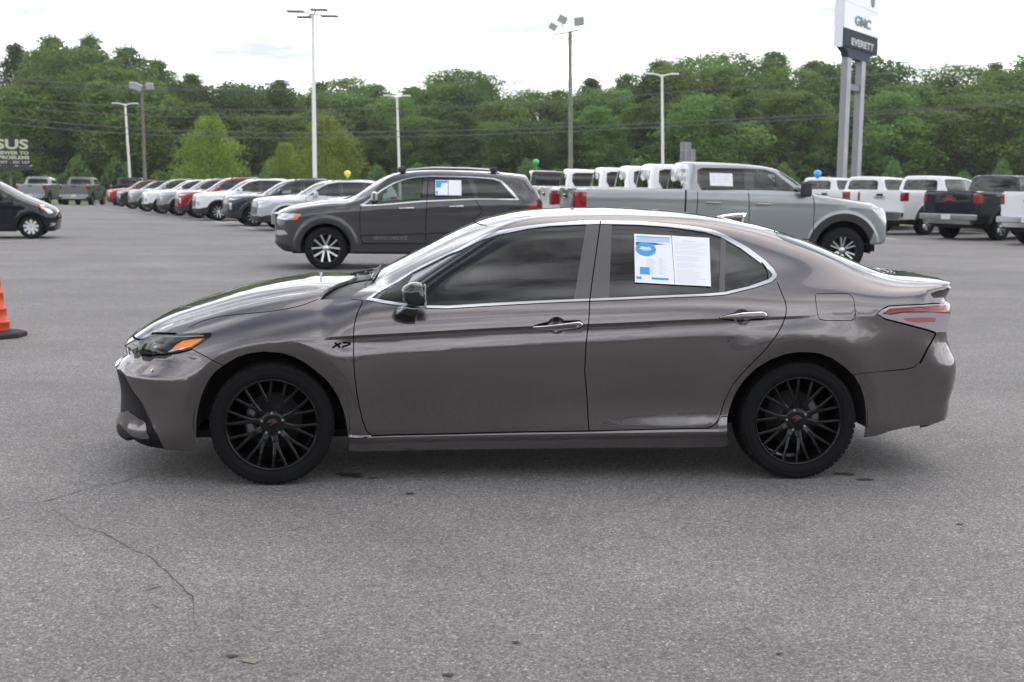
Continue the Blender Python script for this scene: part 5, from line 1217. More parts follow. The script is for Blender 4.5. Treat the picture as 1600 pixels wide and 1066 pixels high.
# ---------------------------------------------------------------- small dark hatchback
def make_hatch():
    p = dict(W=.85, zlow=.30, belt=Spl((-.9, .86), (.3, .96), (1.5, 1.02), (3.2, 1.10)),
             zt=Spl((-.8, .62), (-.6, .74), (-.45, .83), (-.19, .945), (0, 1.02), (.3, 1.165), (.77, 1.425), (1.1, 1.53), (1.5, 1.58), (2, 1.59), (2.6, 1.56), (3.1, 1.5)),
             crown=Pch((-1, .14), (.4, .10), (1, .06), (3, .08)), pl=Pch((-1, .16), (.4, .2), (.9, .26), (1.3, .1), (2, 0)), kst=Pch((-1, .14), (3, .12)),
             xf=Pch((.12, -.52), (.25, -.62), (.5, -.66), (.65, -.64), (.8, -.56)), xr=Pch((.3, 3.05), (.5, 3.12), (.9, 3.10), (1.2, 3.0), (1.45, 2.85)),
             tum=Spl((0, 0), (.06, .02), (.2, .08), (.35, .16), (.5, .26), (.6, .33)), arches=((0, .30, .345), (2.5, .30, .345)), plan=Pch((-1, .92), (-.3, .98), (.3, 1), (2.6, 1), (3.1, .95)), nose=(.10, .26, .05, .18), flare=.04, fo=.015)
    sh = Shell(body_fn(p), -.38, 2.7, .65, (.1, 0, .5), (2.3, 0, .7), h=.06, phi0=-38, elmin=-34)
    L = sh.region; S = lambda *a: [('s', x, z) for x, z in a]
    ar = lambda c, r, a0=-8, a1=188: [('s', c[0] + r * math.cos(t), c[1] + r * math.sin(t)) for t in np.linspace(R(a0), R(a1), 20)]
    L('window_frame', S((.22, 1.00), (.50, 1.18), (.85, 1.38), (1.2, 1.48), (2.0, 1.50), (2.6, 1.44), (2.85, 1.2), (2.5, 1.09), (1.5, 1.03)))
    L('quarter_window', S((.28, 1.012), (.50, 1.155), (.58, 1.025))); L('front_window', S((.64, 1.035), (.66, 1.24), (.88, 1.36), (1.2, 1.455), (1.45, 1.47), (1.42, 1.05)))
    L('rear_side_window', S((1.52, 1.06), (1.55, 1.475), (2.0, 1.48), (2.35, 1.45), (2.4, 1.11)))
    L('windshield', [('t', .20, 0), ('t', .24, -.4), ('t', .28, -.60), ('s', .36, 1.13), ('s', .70, 1.34), ('t', 1.0, -.5), ('t', .92, 0)])
    L('headlight', [('s', -.20, .86), ('s', -.32, .86), ('f', -.74, .80), ('f', -.60, .74), ('f', -.64, .64), ('f', -.76, .64), ('s', -.36, .70)])
    L('marker_lamp', S((-.21, .845), (-.29, .85), (-.33, .76), (-.28, .74)))
    L('front_grille', [('f', 0, .5), ('f', -.45, .5), ('f', -.5, .28), ('f', 0, .26)]); L('fog_trim', [('f', -.60, .40), ('f', -.76, .40), ('s', -.5, .36), ('f', -.76, .32), ('f', -.60, .34)])
    L('rear_window', [('r', 0, 1.38), ('r', -.5, 1.36), ('r', -.55, 1.12), ('r', 0, 1.1)]); L('tail_light', [('s', 2.78, 1.05), ('s', 2.98, 1.05), ('r', -.66, 1.0), ('r', -.6, .8), ('s', 2.95, .82)])
    L('void', [(-.40, -.85, -.2)] + ar((0, .30), .335, -10, 190)[::-1] + [(.38, -.85, -.2)]); L('void', [(2.12, -.85, -.2)] + ar((2.5, .30), .335, -10, 190)[::-1] + [(2.9, -.85, -.2)])
    for ln in (((.42, .99), (.40, .7), (.46, .32)), ((1.48, 1.42), (1.46, 1.03), (1.44, .32)), ((-.18, .86), (-.26, .6))): sh.line('shut_line', S(*ln), .012, 0)
    sh.make('body')
    root = empty('parked_hatchback'); gen_parts(sh, root)
    simple_mirror(root, .72, .84, 1.08, CPAINT); bg_seats(root, (1.3, 2.1), .55, .45); box_part('dashboard', (.55, -.65, .65), (.85, .65, .97), DARKIN, root, .05)
    link('inner_skin', inner_skin(sh.f0, -.45, 2.9, .03, .1, zmin=.42, holes=((0, .30, .43), (2.5, .30, .43)), win=lambda q: q[2] > .98 and q[0] > .25, zc=.65), DARKIN, root)
    wheel_wells(root, ((0, .30, .36), (2.5, .30, .36)), .81, .45, DARKIN); box_part('underbody', (-.55, -.7, .20), (2.9, .7, .3), DARKIN, root)
    for x in (0, 2.5):
        for s_ in (-1, 1): bg_wheel(root, x, s_ * .735, .30, .200, (9, 'cover'), s_, .19, mat('wheel_cover', (.62, .63, .64), .35, .3), DALLOY)
    return root

# ================================================================ ground
def zg(x, y):
    d = np.maximum(np.asarray(y, float) - 20, 0); z = -1.0e-4 * np.minimum(d, 82) ** 2 - .0164 * np.clip(d - 82, 0, 20)
    return z + .045 * np.clip(d - 105, 0, 80)
def at_v(u, D, dz=0.0):
    """point of the ground D metres out in the direction of column u"""
    x = (u - 800) / FPX * D; return (x, D, float(zg(x, D)) + dz)
def grid_mesh(name, xs, ys, off=0.0, keep=None):
    V = [(x, y, float(zg(x, y)) + off) for y in ys for x in xs]; n = len(xs); F = []
    for j in range(len(ys) - 1):
        for i in range(n - 1):
            if keep is None or keep((xs[i] + xs[i + 1]) / 2, (ys[j] + ys[j + 1]) / 2): F.append((j * n + i, j * n + i + 1, (j + 1) * n + i + 1, (j + 1) * n + i))
    return mesh_np(name, V, F, True)
def nodes_mat(name):
    m = bpy.data.materials.new(name); m.use_nodes = True; nt = m.node_tree; b = nt.nodes['Principled BSDF']
    def N(t, **k):
        n = nt.nodes.new(t)
        for a, v in k.items():
            if a in ('_',): continue
            if hasattr(n, a) and not a[0].isupper(): setattr(n, a, v)
            else: n.inputs[a.replace('_', ' ')].default_value = v
        return n
    return m, nt, b, N
def asphalt_material():
    m, nt, b, N = nodes_mat('asphalt'); lk = nt.links.new
    g = nt.nodes.new('ShaderNodeNewGeometry')
    def noise(scale, detail=3, rough=.6):
        n = N('ShaderNodeTexNoise'); n.inputs['Scale'].default_value = scale; n.inputs['Detail'].default_value = detail; n.inputs['Roughness'].default_value = rough; lk(g.outputs['Position'], n.inputs['Vector']); return n.outputs[0]
    def mr(src, a, b_, c, d):
        n = N('ShaderNodeMapRange'); lk(src, n.inputs[0])
        for i, v in enumerate((a, b_, c, d)): n.inputs[i + 1].default_value = v
        return n.outputs[0]
    def mul(a, c):
        n = N('ShaderNodeMath', operation='MULTIPLY'); lk(a, n.inputs[0])
        if isinstance(c, float): n.inputs[1].default_value = c
        else: lk(c, n.inputs[1])
        return n.outputs[0]
    vo = N('ShaderNodeTexVoronoi'); vo.inputs['Scale'].default_value = 118; vo.feature = 'F1'; lk(g.outputs['Position'], vo.inputs['Vector'])
    sep_ = N('ShaderNodeSeparateColor'); lk(vo.outputs['Color'], sep_.inputs[0])
    stone = mr(sep_.outputs[0], 0, 1, .62, 1.34)                    # every stone has its own grey
    bright = mr(sep_.outputs[1], .91, 1.0, 0, 1.05)                 # a few pale ones
    pit = mr(vo.outputs['Distance'], .0, .75, 1.16, .60)            # dark binder between the stones
    ad = N('ShaderNodeMath', operation='ADD'); lk(stone, ad.inputs[0]); lk(bright, ad.inputs[1])
    v = mul(mul(ad.outputs[0], pit), mr(noise(38, 4), .3, .7, .86, 1.14))
    v = mul(v, mr(noise(.55, 5, .62), .3, .7, .86, 1.12)); v = mul(v, mr(noise(.12, 3), .35, .65, .92, 1.08)); v = mul(v, mr(noise(4.5, 4), .3, .7, .93, 1.07))
    # old drips and tyre-polished patches
    v = mul(v, mr(noise(1.3, 4, .7), .58, .74, 1.0, .84)); v = mul(v, mr(noise(.31, 5, .65), .52, .66, 1.0, .90))
    wv = N('ShaderNodeMapping'); wv.inputs['Scale'].default_value = (.05, .55, 1); wv.inputs['Rotation'].default_value = (0, 0, .12); lk(g.outputs['Position'], wv.inputs['Vector']); nw = N('ShaderNodeTexNoise'); nw.inputs['Scale'].default_value = 1.4; nw.inputs['Detail'].default_value = 4; lk(wv.outputs[0], nw.inputs['Vector']); v = mul(v, mr(nw.outputs[0], .38, .64, .93, 1.06))
    cr = N('ShaderNodeCombineColor')
    lk(mul(v, .236), cr.inputs[0]); lk(mul(v, .226), cr.inputs[1]); lk(mul(v, .218), cr.inputs[2]); lk(cr.outputs[0], b.inputs['Base Color'])
    b.inputs['Roughness'].default_value = .82; b.inputs['Specular IOR Level'].default_value = .35
    bp = N('ShaderNodeBump'); bp.inputs['Strength'].default_value = .55; bp.inputs['Distance'].default_value = .004; lk(mul(vo.outputs['Distance'], -1.0), bp.inputs['Height']); lk(bp.outputs[0], b.inputs['Normal'])
    return m
def grass_material():
    m, nt, b, N = nodes_mat('rough_grass'); lk = nt.links.new; g = nt.nodes.new('ShaderNodeNewGeometry')
    n = N('ShaderNodeTexNoise'); n.inputs['Scale'].default_value = .35; n.inputs['Detail'].default_value = 8; lk(g.outputs['Position'], n.inputs['Vector'])
    r = N('ShaderNodeValToRGB'); e = r.color_ramp.elements; e[0].position = .35; e[0].color = (.035, .065, .018, 1); e[1].position = .68; e[1].color = (.17, .17, .06, 1); lk(n.outputs[0], r.inputs[0]); lk(r.outputs[0], b.inputs['Base Color']); b.inputs['Roughness'].default_value = .95
    return m
GRASS = grass_material(); ASPH = asphalt_material()
LOT = [(-260, 101), (-12, 101), (-2, 84), (6, 60), (13, 51), (22, 42), (60, 12), (260, -40)]
def lot_edge(x):
    return np.interp(x, [p[0] for p in LOT], [p[1] for p in LOT])
def make_ground():
    xs = list(np.linspace(-400, 400, 41)); ys = [-300, -120, -60, -20, 0, 20] + list(np.linspace(26, 180, 60)) + [200, 230, 260, 300, 400, 600, 900]
    tag(link('ground', grid_mesh('ground', xs, ys, -.02), GRASS), kind='structure')
    # paved lot: rows that follow the edge
    xs = np.concatenate([[-260, -150, -90], np.linspace(-70, 30, 101), [40, 60, 120, 260]]); V = []; F = []; nr = 70
    for x in xs:
        e = float(lot_edge(x)); yy = np.concatenate([[-80, -20, 0, 4, 8, 12, 16], np.linspace(20, e, nr - 7)]) if e > 22 else np.linspace(-80, e, nr)
        for y in yy: V.append((x, y, float(zg(x, y))))
    for i in range(len(xs) - 1):
        for j in range(nr - 1): F.append((i * nr + j, (i + 1) * nr + j, (i + 1) * nr + j + 1, i * nr + j + 1))
    tag(link('parking_lot', mesh_np('parking_lot', V, F, True), ASPH), kind='structure')
    # kerb along the lot edge
    b = MB()
    for i in range(1, len(LOT) - 2):
        (x0, y0), (x1, y1) = LOT[i], LOT[i + 1]; k = max(2, int(math.hypot(x1 - x0, y1 - y0) / 4)); P = [(x0 + (x1 - x0) * t, y0 + (y1 - y0) * t) for t in np.linspace(0, 1, k + 1)]
        n = Vector((y1 - y0, x0 - x1)).normalized() * -.15
        V = []; F = []
        for (x, y) in P:
            z = float(zg(x, y)); V += [(x, y, z - .05), (x, y, z + .13), (x - n.x, y - n.y, z + .13), (x - n.x, y - n.y, z - .05)]
        for q in range(len(P) - 1): F += [(4 * q + a, 4 * q + (a + 1) % 4, 4 * q + 4 + (a + 1) % 4, 4 * q + 4 + a) for a in range(3)]
        b.add(V, F)
    tag(b.build('kerb', mat('concrete_kerb', (.34, .33, .31), .85, noise=(1.5, .8, 1.15))), kind='structure')
def px_ground(u, v, dz=0.0):
    d = pixel_ray(u, v); t = CAM_H / -d[2]
    for _ in range(25):
        P = d * t; h = float(zg(P[0], P[1])); t = (CAM_H - h) / -d[2]
    P = d * t; return np.array([P[0], P[1], float(zg(P[0], P[1])) + dz])
def ribbon(name, pts, w, m, dz=.003, jitter=0.0, seed=0, sub=.05):
    rnd = random.Random(seed); P = resample([px_ground(*p, dz) for p in pts], sub, False); V = []; F = []; n = len(P)
    wob = 0
    for i, p in enumerate(P):
        t = P[min(i + 1, n - 1)] - P[max(i - 1, 0)]; t /= np.linalg.norm(t); s_ = np.array([-t[1], t[0], 0]); wob = wob * .75 + rnd.uniform(-1, 1) * jitter
        ww = w * (rnd.uniform(.3, 1.35) if jitter else 1) * (min(1, 6 * i / n, 6 * (n - 1 - i) / n) if jitter else 1); V += [p + s_ * (wob + ww / 2), p + s_ * (wob - ww / 2)]
    for i in range(n - 1): F.append((2 * i, 2 * i + 2, 2 * i + 3, 2 * i + 1))
    return link(name, mesh_np(name, V, F), m)
def ground_marks():
    CR = mat('crack_dark', (.055, .053, .051), .95)
    for i, p in enumerate(([(0, 789), (30, 787.5), (65.6, 786), (105, 775), (150, 760), (180, 756), (202, 750), (215, 744), (262, 731), (300, 722)], [(64, 784), (65, 793), (84, 798), (109, 812), (125, 824), (150, 830), (180, 844), (205, 858), (232, 869), (245, 882), (259, 897), (280, 912), (300, 932), (304, 952), (307, 970), (311, 998)],
                           [(225, 925), (240, 920), (259, 915.6)], [(238, 944), (258, 955)], [(0, 596), (40, 590), (95, 583), (130, 572)])):
        tag(ribbon('pavement_crack', p, (.0050, .0042, .008, .005, .004)[i], CR, .0025, .006, i, .035), kind='structure')
    # crumbs, oil spots and leaves on the surface
    for i, (u, v, r, c) in enumerate(((545, 742, .055, 0), (560, 746, .03, 0), (584, 748, .022, 0), (1500, 820, .014, 0), (806, 1005, .013, 1), (700, 1056, .014, 1), (1217, 1023, .010, 0), (362, 1026, .018, 1), (392, 1034, .026, 2), (1318, 741, .05, 0), (1352, 750, .035, 0), (640, 772, .02, 0))):
        P = px_ground(u, v, .004); rnd = random.Random(i); n = 11; b = MB(); top_ = [(P[0] + r * (1.3 + rnd.uniform(-.5, .5)) * math.cos(t), P[1] + r * (.8 + rnd.uniform(-.4, .4)) * math.sin(t), P[2]) for t in np.linspace(0, 2 * PI, n, endpoint=False)]
        b.add(top_ + [(P[0], P[1], P[2] + (.004 if c else .0015))], [(k, (k + 1) % n, n) for k in range(n)]); o = b.build('debris' if c else 'oil_stain', (mat('oil_dark', (.035, .034, .033), .7), mat('debris_brown', (.06, .05, .035), .9), mat('debris_pale', (.22, .20, .16), .9))[c])
        if c: tag(o, ('small dark crumb of debris on the asphalt near the bottom edge', 'tiny dark leaf scrap on the asphalt at the bottom centre', 'broken brown flake beside the pale chip on the lower left asphalt', 'pale chipped stone on the asphalt at the lower left')[{806: 0, 700: 1, 362: 2, 392: 3}[u]], 'debris')
        else: tag(o, kind='structure')
    PL = mat('line_paint', (.62, .62, .60), .7, noise=(9, .72, 1.1))
    for p, w in (([(331, 345.5), (349, 348.8)], .10), ([(349, 349), (371, 346.2)], .10), ([(-30, 378.5), (60, 376)], .10), ([(165, 327.5), (205, 330.5)], .10), ([(370, 353), (398, 358)], .1), ([(208, 331), (240, 334)], .1), ([(1375, 371), (1400, 374)], .10)):
        tag(ribbon('parking_line', p, w, PL, .004, sub=.5), kind='structure')

# ================================================================ trees
def leaf_material(name, c0, c1):
    m, nt, b, N = nodes_mat(name); lk = nt.links.new
    a = N('ShaderNodeAttribute'); a.attribute_name = 'tone'; oi = N('ShaderNodeObjectInfo')
    r = N('ShaderNodeValToRGB'); e = r.color_ramp.elements; e[0].color = (*c0, 1); e[1].color = (*c1, 1); lk(a.outputs['Fac'], r.inputs[0])
    hs = N('ShaderNodeHueSaturation'); mr1 = N('ShaderNodeMapRange'); mr1.inputs[3].default_value = .80; mr1.inputs[4].default_value = 1.22; lk(oi.outputs['Random'], mr1.inputs[0]); lk(mr1.outputs[0], hs.inputs['Value'])
    mr2 = N('ShaderNodeMapRange'); mr2.inputs[3].default_value = .485; mr2.inputs[4].default_value = .515; lk(oi.outputs['Random'], mr2.inputs[0]); lk(mr2.outputs[0], hs.inputs['Hue']); lk(r.outputs[0], hs.inputs['Color'])
    b.inputs['Roughness'].default_value = .6; b.inputs['Specular IOR Level'].default_value = .25; lk(hs.outputs[0], b.inputs['Base Color'])
    tr = N('ShaderNodeBsdfTranslucent'); lk(hs.outputs[0], tr.inputs[0]); mx_ = N('ShaderNodeMixShader'); mx_.inputs[0].default_value = .48
    lk(b.outputs[0], mx_.inputs[1]); lk(tr.outputs[0], mx_.inputs[2]); lk(mx_.outputs[0], nt.nodes['Material Output'].inputs[0]); return m
LEAF_A = leaf_material('leaf_green', (.090, .165, .036), (.19, .29, .070)); LEAF_B = leaf_material('leaf_dark', (.060, .116, .032), (.13, .205, .058)); LEAF_C = leaf_material('leaf_bright', (.15, .225, .032), (.30, .37, .07))
BARK = mat('bark', (.11, .095, .075), .95, noise=(3, .6, 1.3))
def crown_mesh(seed, H, Wd, kind, n_leaf, ls):
    r = np.random.RandomState(seed); C = []; Rr = []
    base = {'pine': .30, 'young': .12}.get(kind, .10); nl = {'round': 95, 'tall': 100, 'pine': 60, 'young': 80}[kind]; ph = r.uniform(0, 6.28, 4)
    for k in range(nl):
        t = float(np.clip(base + (1 - base) * ((k + .5) / nl) ** (1.0 if kind != 'pine' else .85) + r.uniform(-.02, .02), .02, .985))
        if kind == 'round': prof = (max(0, 1 - ((t - .50) / .52) ** 2) ** .5) * .9 + .12
        elif kind == 'tall': prof = (1 - max(0, (t - .40) / .62) ** 1.7) ** .8 * min(1, .6 + t)
        elif kind == 'young': prof = (max(0, 1 - (max(0, t - .38) / .63) ** 1.6)) ** .75 * min(1, .72 + t)
        else: prof = (1 - t) ** .5 * r.uniform(.45, 1.1) + .08
        a = k * 2.399 + r.uniform(-.7, .7); edge = 1 + .18 * math.sin(2 * a + ph[0] + 5 * t) + .12 * math.sin(3 * a + ph[1] - 7 * t)
        rad = Wd / 2 * prof * edge * r.uniform(.30, .92) ** .8; rr = Wd * r.uniform(.085, .15) * (.66 + .50 * prof)
        C.append((rad * math.cos(a), rad * math.sin(a), t * H - rr * .3)); Rr.append(rr)
    C = np.array(C); Rr = np.array(Rr); w = Rr ** 2; ids = r.choice(nl, n_leaf, p=w / w.sum())
    d = r.normal(size=(n_leaf, 3)); d /= np.linalg.norm(d, axis=1, keepdims=True); d[:, 2] = np.where(r.rand(n_leaf) < .25, np.abs(d[:, 2]), d[:, 2])
    rad = (r.rand(n_leaf) ** .35) * (1 + np.abs(r.normal(size=n_leaf)) * .22); P = C[ids] + d * (Rr[ids] * rad)[:, None] * np.array([1.12, 1.12, .82])
    nrm = d + r.normal(size=(n_leaf, 3)) * .75 + np.array([0, 0, .35]); nrm /= np.linalg.norm(nrm, axis=1, keepdims=True)
    t1 = np.cross(nrm, r.normal(size=(n_leaf, 3))); t1 /= np.linalg.norm(t1, axis=1, keepdims=True); t2 = np.cross(nrm, t1); s_ = ls * r.uniform(.55, 1.35, (n_leaf, 1))
    V = np.concatenate([P - t1 * s_ * .5, P + t2 * s_ * .32, P + t1 * s_ * .5, P - t2 * s_ * .32], 1).reshape(-1, 3); me = bpy.data.meshes.new('crown')
    me.vertices.add(len(V)); me.vertices.foreach_set('co', V.astype(np.float32).ravel()); me.loops.add(len(V)); me.polygons.add(n_leaf)
    me.loops.foreach_set('vertex_index', np.arange(len(V), dtype=np.int32)); me.polygons.foreach_set('loop_start', np.arange(n_leaf, dtype=np.int32) * 4); me.update()
    tone = np.clip(.5 + r.normal(size=n_leaf) * .22 + (r.rand(nl)[ids] - .5) * .5, 0, 1); at = me.attributes.new('tone', 'FLOAT', 'FACE'); at.data.foreach_set('value', tone.astype(np.float32))
    return me, C
def trunk_mesh(seed, H, C, r0):
    r = random.Random(seed); b = MB(); pts = [(r.uniform(-.02, .02) * H * t, r.uniform(-.02, .02) * H * t, H * t) for t in (0, .15, .35, .6, .85, .97)]
    b.tube(pts, [r0 * k for k in (1.25, 1, .8, .55, .25, .08)], 7)
    for c in C[::4]:
        z0 = max(.15 * H, c[2] - .18 * H); b.tube([(0, 0, z0), (c[0] * .5, c[1] * .5, (z0 + c[2]) / 2 + .1), tuple(c)], [r0 * .35, r0 * .22, r0 * .08], 5)
    return b.mesh('trunk')
TREES = {}
def tree_protos():
    for i, (kind, H, Wd, n, ls, lm) in enumerate((('round', 16, 10, 17000, .38, LEAF_A), ('round', 14, 9, 15000, .36, LEAF_B), ('tall', 19, 9, 18000, .38, LEAF_A), ('tall', 17, 8, 16000, .36, LEAF_B), ('pine', 19, 8.5, 11000, .34, LEAF_B), ('round', 12, 8.6, 13000, .36, LEAF_A), ('young', 8.5, 7.2, 13000, .22, LEAF_C), ('young', 8.8, 7.4, 13000, .22, LEAF_C))):
        me, C = crown_mesh(100 + i, H, Wd, kind, n, ls); me.materials.append(lm); tm = trunk_mesh(i, H, C, .22 if H > 10 else .11); tm.materials.append(BARK); TREES[i] = (me, tm, H)
def tree(name, i, x, y, H, label, rz, wsc=1.0, group=None):
    me, tm, H0 = TREES[i]; t = empty(name, (x, y, float(zg(x, y)) - .05), rz); s_ = H / H0; t.scale = (s_ * wsc, s_ * wsc, s_)
    link('crown', me, None, t); link('trunk', tm, None, t); tag(t, label, 'tree', group); return t
LINE = [(-200, 80), (0, 72), (60, 68), (120, 60), (200, 68), (260, 96), (300, 112), (350, 130), (450, 132), (520, 124), (600, 134), (650, 133), (720, 114), (770, 140), (830, 141), (880, 138), (960, 118), (1050, 94), (1100, 84), (1160, 82), (1220, 94), (1300, 92), (1370, 99), (1430, 126), (1500, 100), (1560, 90), (1640, 78), (1800, 80)]
LM = [(-60, 'beyond the billboard left edge'), (40, 'above the billboard text'), (95, 'above the far silver pickups'), (150, 'above the farthest black pickup'), (205, 'behind the leftmost white lamp pole'), (255, 'right of the wooden pole'), (300, 'left above the left bright tree'), (350, 'behind the left bright tree'), (405, 'between the two bright trees'), (450, 'left of the tall white lamp pole'), (500, 'behind the tall white lamp pole'), (550, 'above the yellow balloon'), (600, 'left of the dark suv lamp pole'), (650, 'right of the dark suv lamp pole'),
      (705, 'above the dark suv rear windows'), (760, 'in the central skyline dip'), (815, 'above the green balloon'), (870, 'left of the tall floodlight pole'), (920, 'right of the tall floodlight pole'), (975, 'above the row of white pickup cabs'), (1030, 'behind the silver pickup lamp pole'), (1085, 'above the grey sign backs'), (1140, 'above the silver pickup windscreen'), (1195, 'above the silver pickup bonnet'), (1250, 'above the blue balloon'), (1310, 'behind the dealer sign pylon'), (1370, 'right of the dealer sign pylon'), (1430, 'in the right-hand skyline gap'), (1485, 'above the white pickup at right'), (1540, 'above the black pickup at right'), (1600, 'at the right picture edge'), (1660, 'beyond the right edge')]
def forest():
    tree_protos(); rnd = random.Random(11)
    rows = (('back', 192, 0.0, 1.0), ('middle', 174, 26, .90), ('front', 158, 8, .74))
    for rn, D, du, hk in rows:
        for k, (u0, where) in enumerate(LM):
            u = u0 + du * (1 if rn != 'back' else 0) + rnd.uniform(-12, 12); Dd = D + rnd.uniform(-6, 6); v = np.interp(u, [p[0] for p in LINE], [p[1] for p in LINE]); x = (u - 800) / FPX * Dd
            top_z = CAM_H + (281 + .012 * (u - 800) - v) / FPX * Dd; H = (top_z - float(zg(x, Dd))) * (hk * rnd.uniform(.88, 1.04) if rn != 'back' else rnd.uniform(.95, 1.02))
            i = rnd.choice((0, 1, 2, 3, 5) if rn != 'back' else (0, 2, 1, 3, 4, 2, 0)); kd = {0: 'broad mid-green tree', 1: 'dark rounded tree', 2: 'tall full green tree', 3: 'tall dark narrow tree', 4: 'thin airy pine tree', 5: 'low spreading green tree'}[i]
            tree('pine_tree' if i == 4 else 'forest_tree', i, x, Dd, H, '%s, %s row of woods, %s' % (kd, rn, where), rnd.uniform(0, 6.28), (15.0 / H) ** .5 * rnd.uniform(1.15, 1.45), 'trees of the woods beyond the lot')
    # the two bright young trees in front of the woods, and a lower shoulder tree
    tree('young_tree', 6, (330 - 800) / FPX * 122, 122, 8.2, 'bright yellow-green young tree standing left of the tall white lamp pole', .4, 1.05, 'bright young trees before the woods')
    tree('young_tree', 7, (508 - 800) / FPX * 120, 120, 8.3, 'bright yellow-green young tree right behind the tall white lamp pole', 2.0, 1.05, 'bright young trees before the woods')
    tree('young_tree', 6, (446 - 800) / FPX * 124, 124, 5.9, 'smaller paler young tree half behind the bright tree at the tall lamp pole', 3.7, .95, 'bright young trees before the woods')
    # undergrowth that closes the foot of the woods
    r = np.random.RandomState(5); n = 60000; u = r.uniform(-120, 1740, n); D = r.uniform(143, 156, n); x = (u - 800) / FPX * D; hh = 2.2 + 1.6 * np.sin(u * .021) * np.sin(u * .057 + 1) + 1.0 * np.sin(u * .11)
    z = r.rand(n) ** .8 * hh + zg(x, D); P = np.stack([x, D, z], 1); nr = r.normal(size=(n, 3)) + [0, -.5, .5]; nr /= np.linalg.norm(nr, axis=1, keepdims=True); t1 = np.cross(nr, r.normal(size=(n, 3))); t1 /= np.linalg.norm(t1, axis=1, keepdims=True); t2 = np.cross(nr, t1); s_ = .5 * r.uniform(.5, 1.3, (n, 1))
    V = np.concatenate([P - t1 * s_ * .5, P + t2 * s_ * .32, P + t1 * s_ * .5, P - t2 * s_ * .32], 1).reshape(-1, 3); me = bpy.data.meshes.new('undergrowth'); me.vertices.add(len(V)); me.vertices.foreach_set('co', V.astype(np.float32).ravel()); me.loops.add(len(V)); me.polygons.add(n)
    me.loops.foreach_set('vertex_index', np.arange(len(V), dtype=np.int32)); me.polygons.foreach_set('loop_start', np.arange(n, dtype=np.int32) * 4); me.update(); at = me.attributes.new('tone', 'FLOAT', 'FACE'); at.data.foreach_set('value', r.rand(n).astype(np.float32))
    tag(link('undergrowth', me, LEAF_B), 'dense green undergrowth along the foot of the woods', 'undergrowth', kind='stuff')
def behind_camera():
    """what the paintwork mirrors: the other side of the street"""
    rnd = random.Random(3)
    for k in range(22):
        x = -95 + k * 9 + rnd.uniform(-2, 2); y = -72 + rnd.uniform(-6, 6); tree('forest_tree', rnd.choice((0, 1, 2, 3, 5)), x, y, rnd.uniform(9, 14), 'green tree across the road behind the viewer, number %s from the left' % ('one two three four five six seven eight nine ten eleven twelve thirteen fourteen fifteen sixteen seventeen eighteen nineteen twenty twenty-one twenty-two'.split()[k]), rnd.uniform(0, 6), 1.1, 'trees across the road behind the viewer')
    b = empty('showroom_building', (4, -46, 0)); tag(b, 'long low pale showroom building behind the viewer with a dark glass front', 'building')
    q = MB(); q.box((-24, -9, 0), (24, 0, 5.2)); q.build('wall', mat('render_pale', (.42, .42, .41), .8, noise=(.7, .9, 1.08)), b)
    q = MB(); q.box((-24.4, -9.4, 5.2), (24.4, .5, 6.0)); q.build('roof', mat('fascia_grey', (.18, .19, .20), .5), b)
    for k in range(11):
        q = MB(); x = -20 + k * 3.7; q.box((x, .003, .3), (x + 3.2, .06, 3.6)); w_ = q.build('window', GBLK, b); q = MB(); q.box((x - .08, 0, .22), (x + 3.28, .05, .3)); q.build('sill', SILV, w_)

# ================================================================ street furniture and signs
WHITEP = mat('white_pole_paint', (.74, .75, .76), .4, coat=.3); WOODP = mat('weathered_pole', (.17, .155, .125), .9, noise=(2, .7, 1.25)); LAMPG = mat('lamp_grey', (.30, .31, .32), .5)
def lamp_pole(u, D, vtop, arm, label, lean=0.0, kind='double'):
    x, y, z = at_v(u, D); t = empty('lamp_pole', (x, y, z)); vh = 281 + .012 * (u - 800); H = CAM_H - z + (vh - vtop) / FPX * D; r = .055 * D / 100 + (.05 if kind == 'double' else .068)
    b = MB(); b.tube([(0, 0, 0), (lean * H, 0, H)], r * 1.25, 10, r2=r * .85); b.build('pole', WHITEP, t); tag(t, label, 'lamp pole', 'white lamp poles')
    b = MB(); b.lathe([(0, .02), (r * 2.4, .02), (r * 2.4, .12), (r * 1.3, .5), (r * 1.2, .5)], 14, 'z'); b.build('base_cover', WHITEP, t)
    if kind == 'double':
        for s_ in (-1, 1):
            b = MB(); b.tube([(lean * H, 0, H - .15), (lean * H + s_ * arm * .25, 0, H - .02), (lean * H + s_ * arm * .5, 0, H + .02)], .06, 8); a = b.build('arm', WHITEP, t)
            b = MB(); b.box((min(s_ * arm * .45, s_ * arm) + lean * H, -.2, H - .03), (max(s_ * arm * .45, s_ * arm) + lean * H, .2, H + .10), None, .04); b.build('lamp_head', WHITEP, a)
    else:
        for (dx, dy, dz) in ((-.95, -.3, .10), (-.50, .5, -.12), (.42, -.4, .20), (.92, .4, -.06)):
            b = MB(); b.tube([(lean * H, 0, H), (lean * H + dx * .5, dy * .5, H + dz * .5 + .05)], .05, 8); a = b.build('arm', WHITEP, t)
            b = MB(); b.box((dx - .52, dy - .30, H + dz - .03), (dx + .52, dy + .30, H + dz + .09), Matrix.Translation((lean * H, 0, 0)) @ Matrix.Rotation(0, 4, 'Z'), .05); b.build('lamp_head', LAMPG, a)
    return t
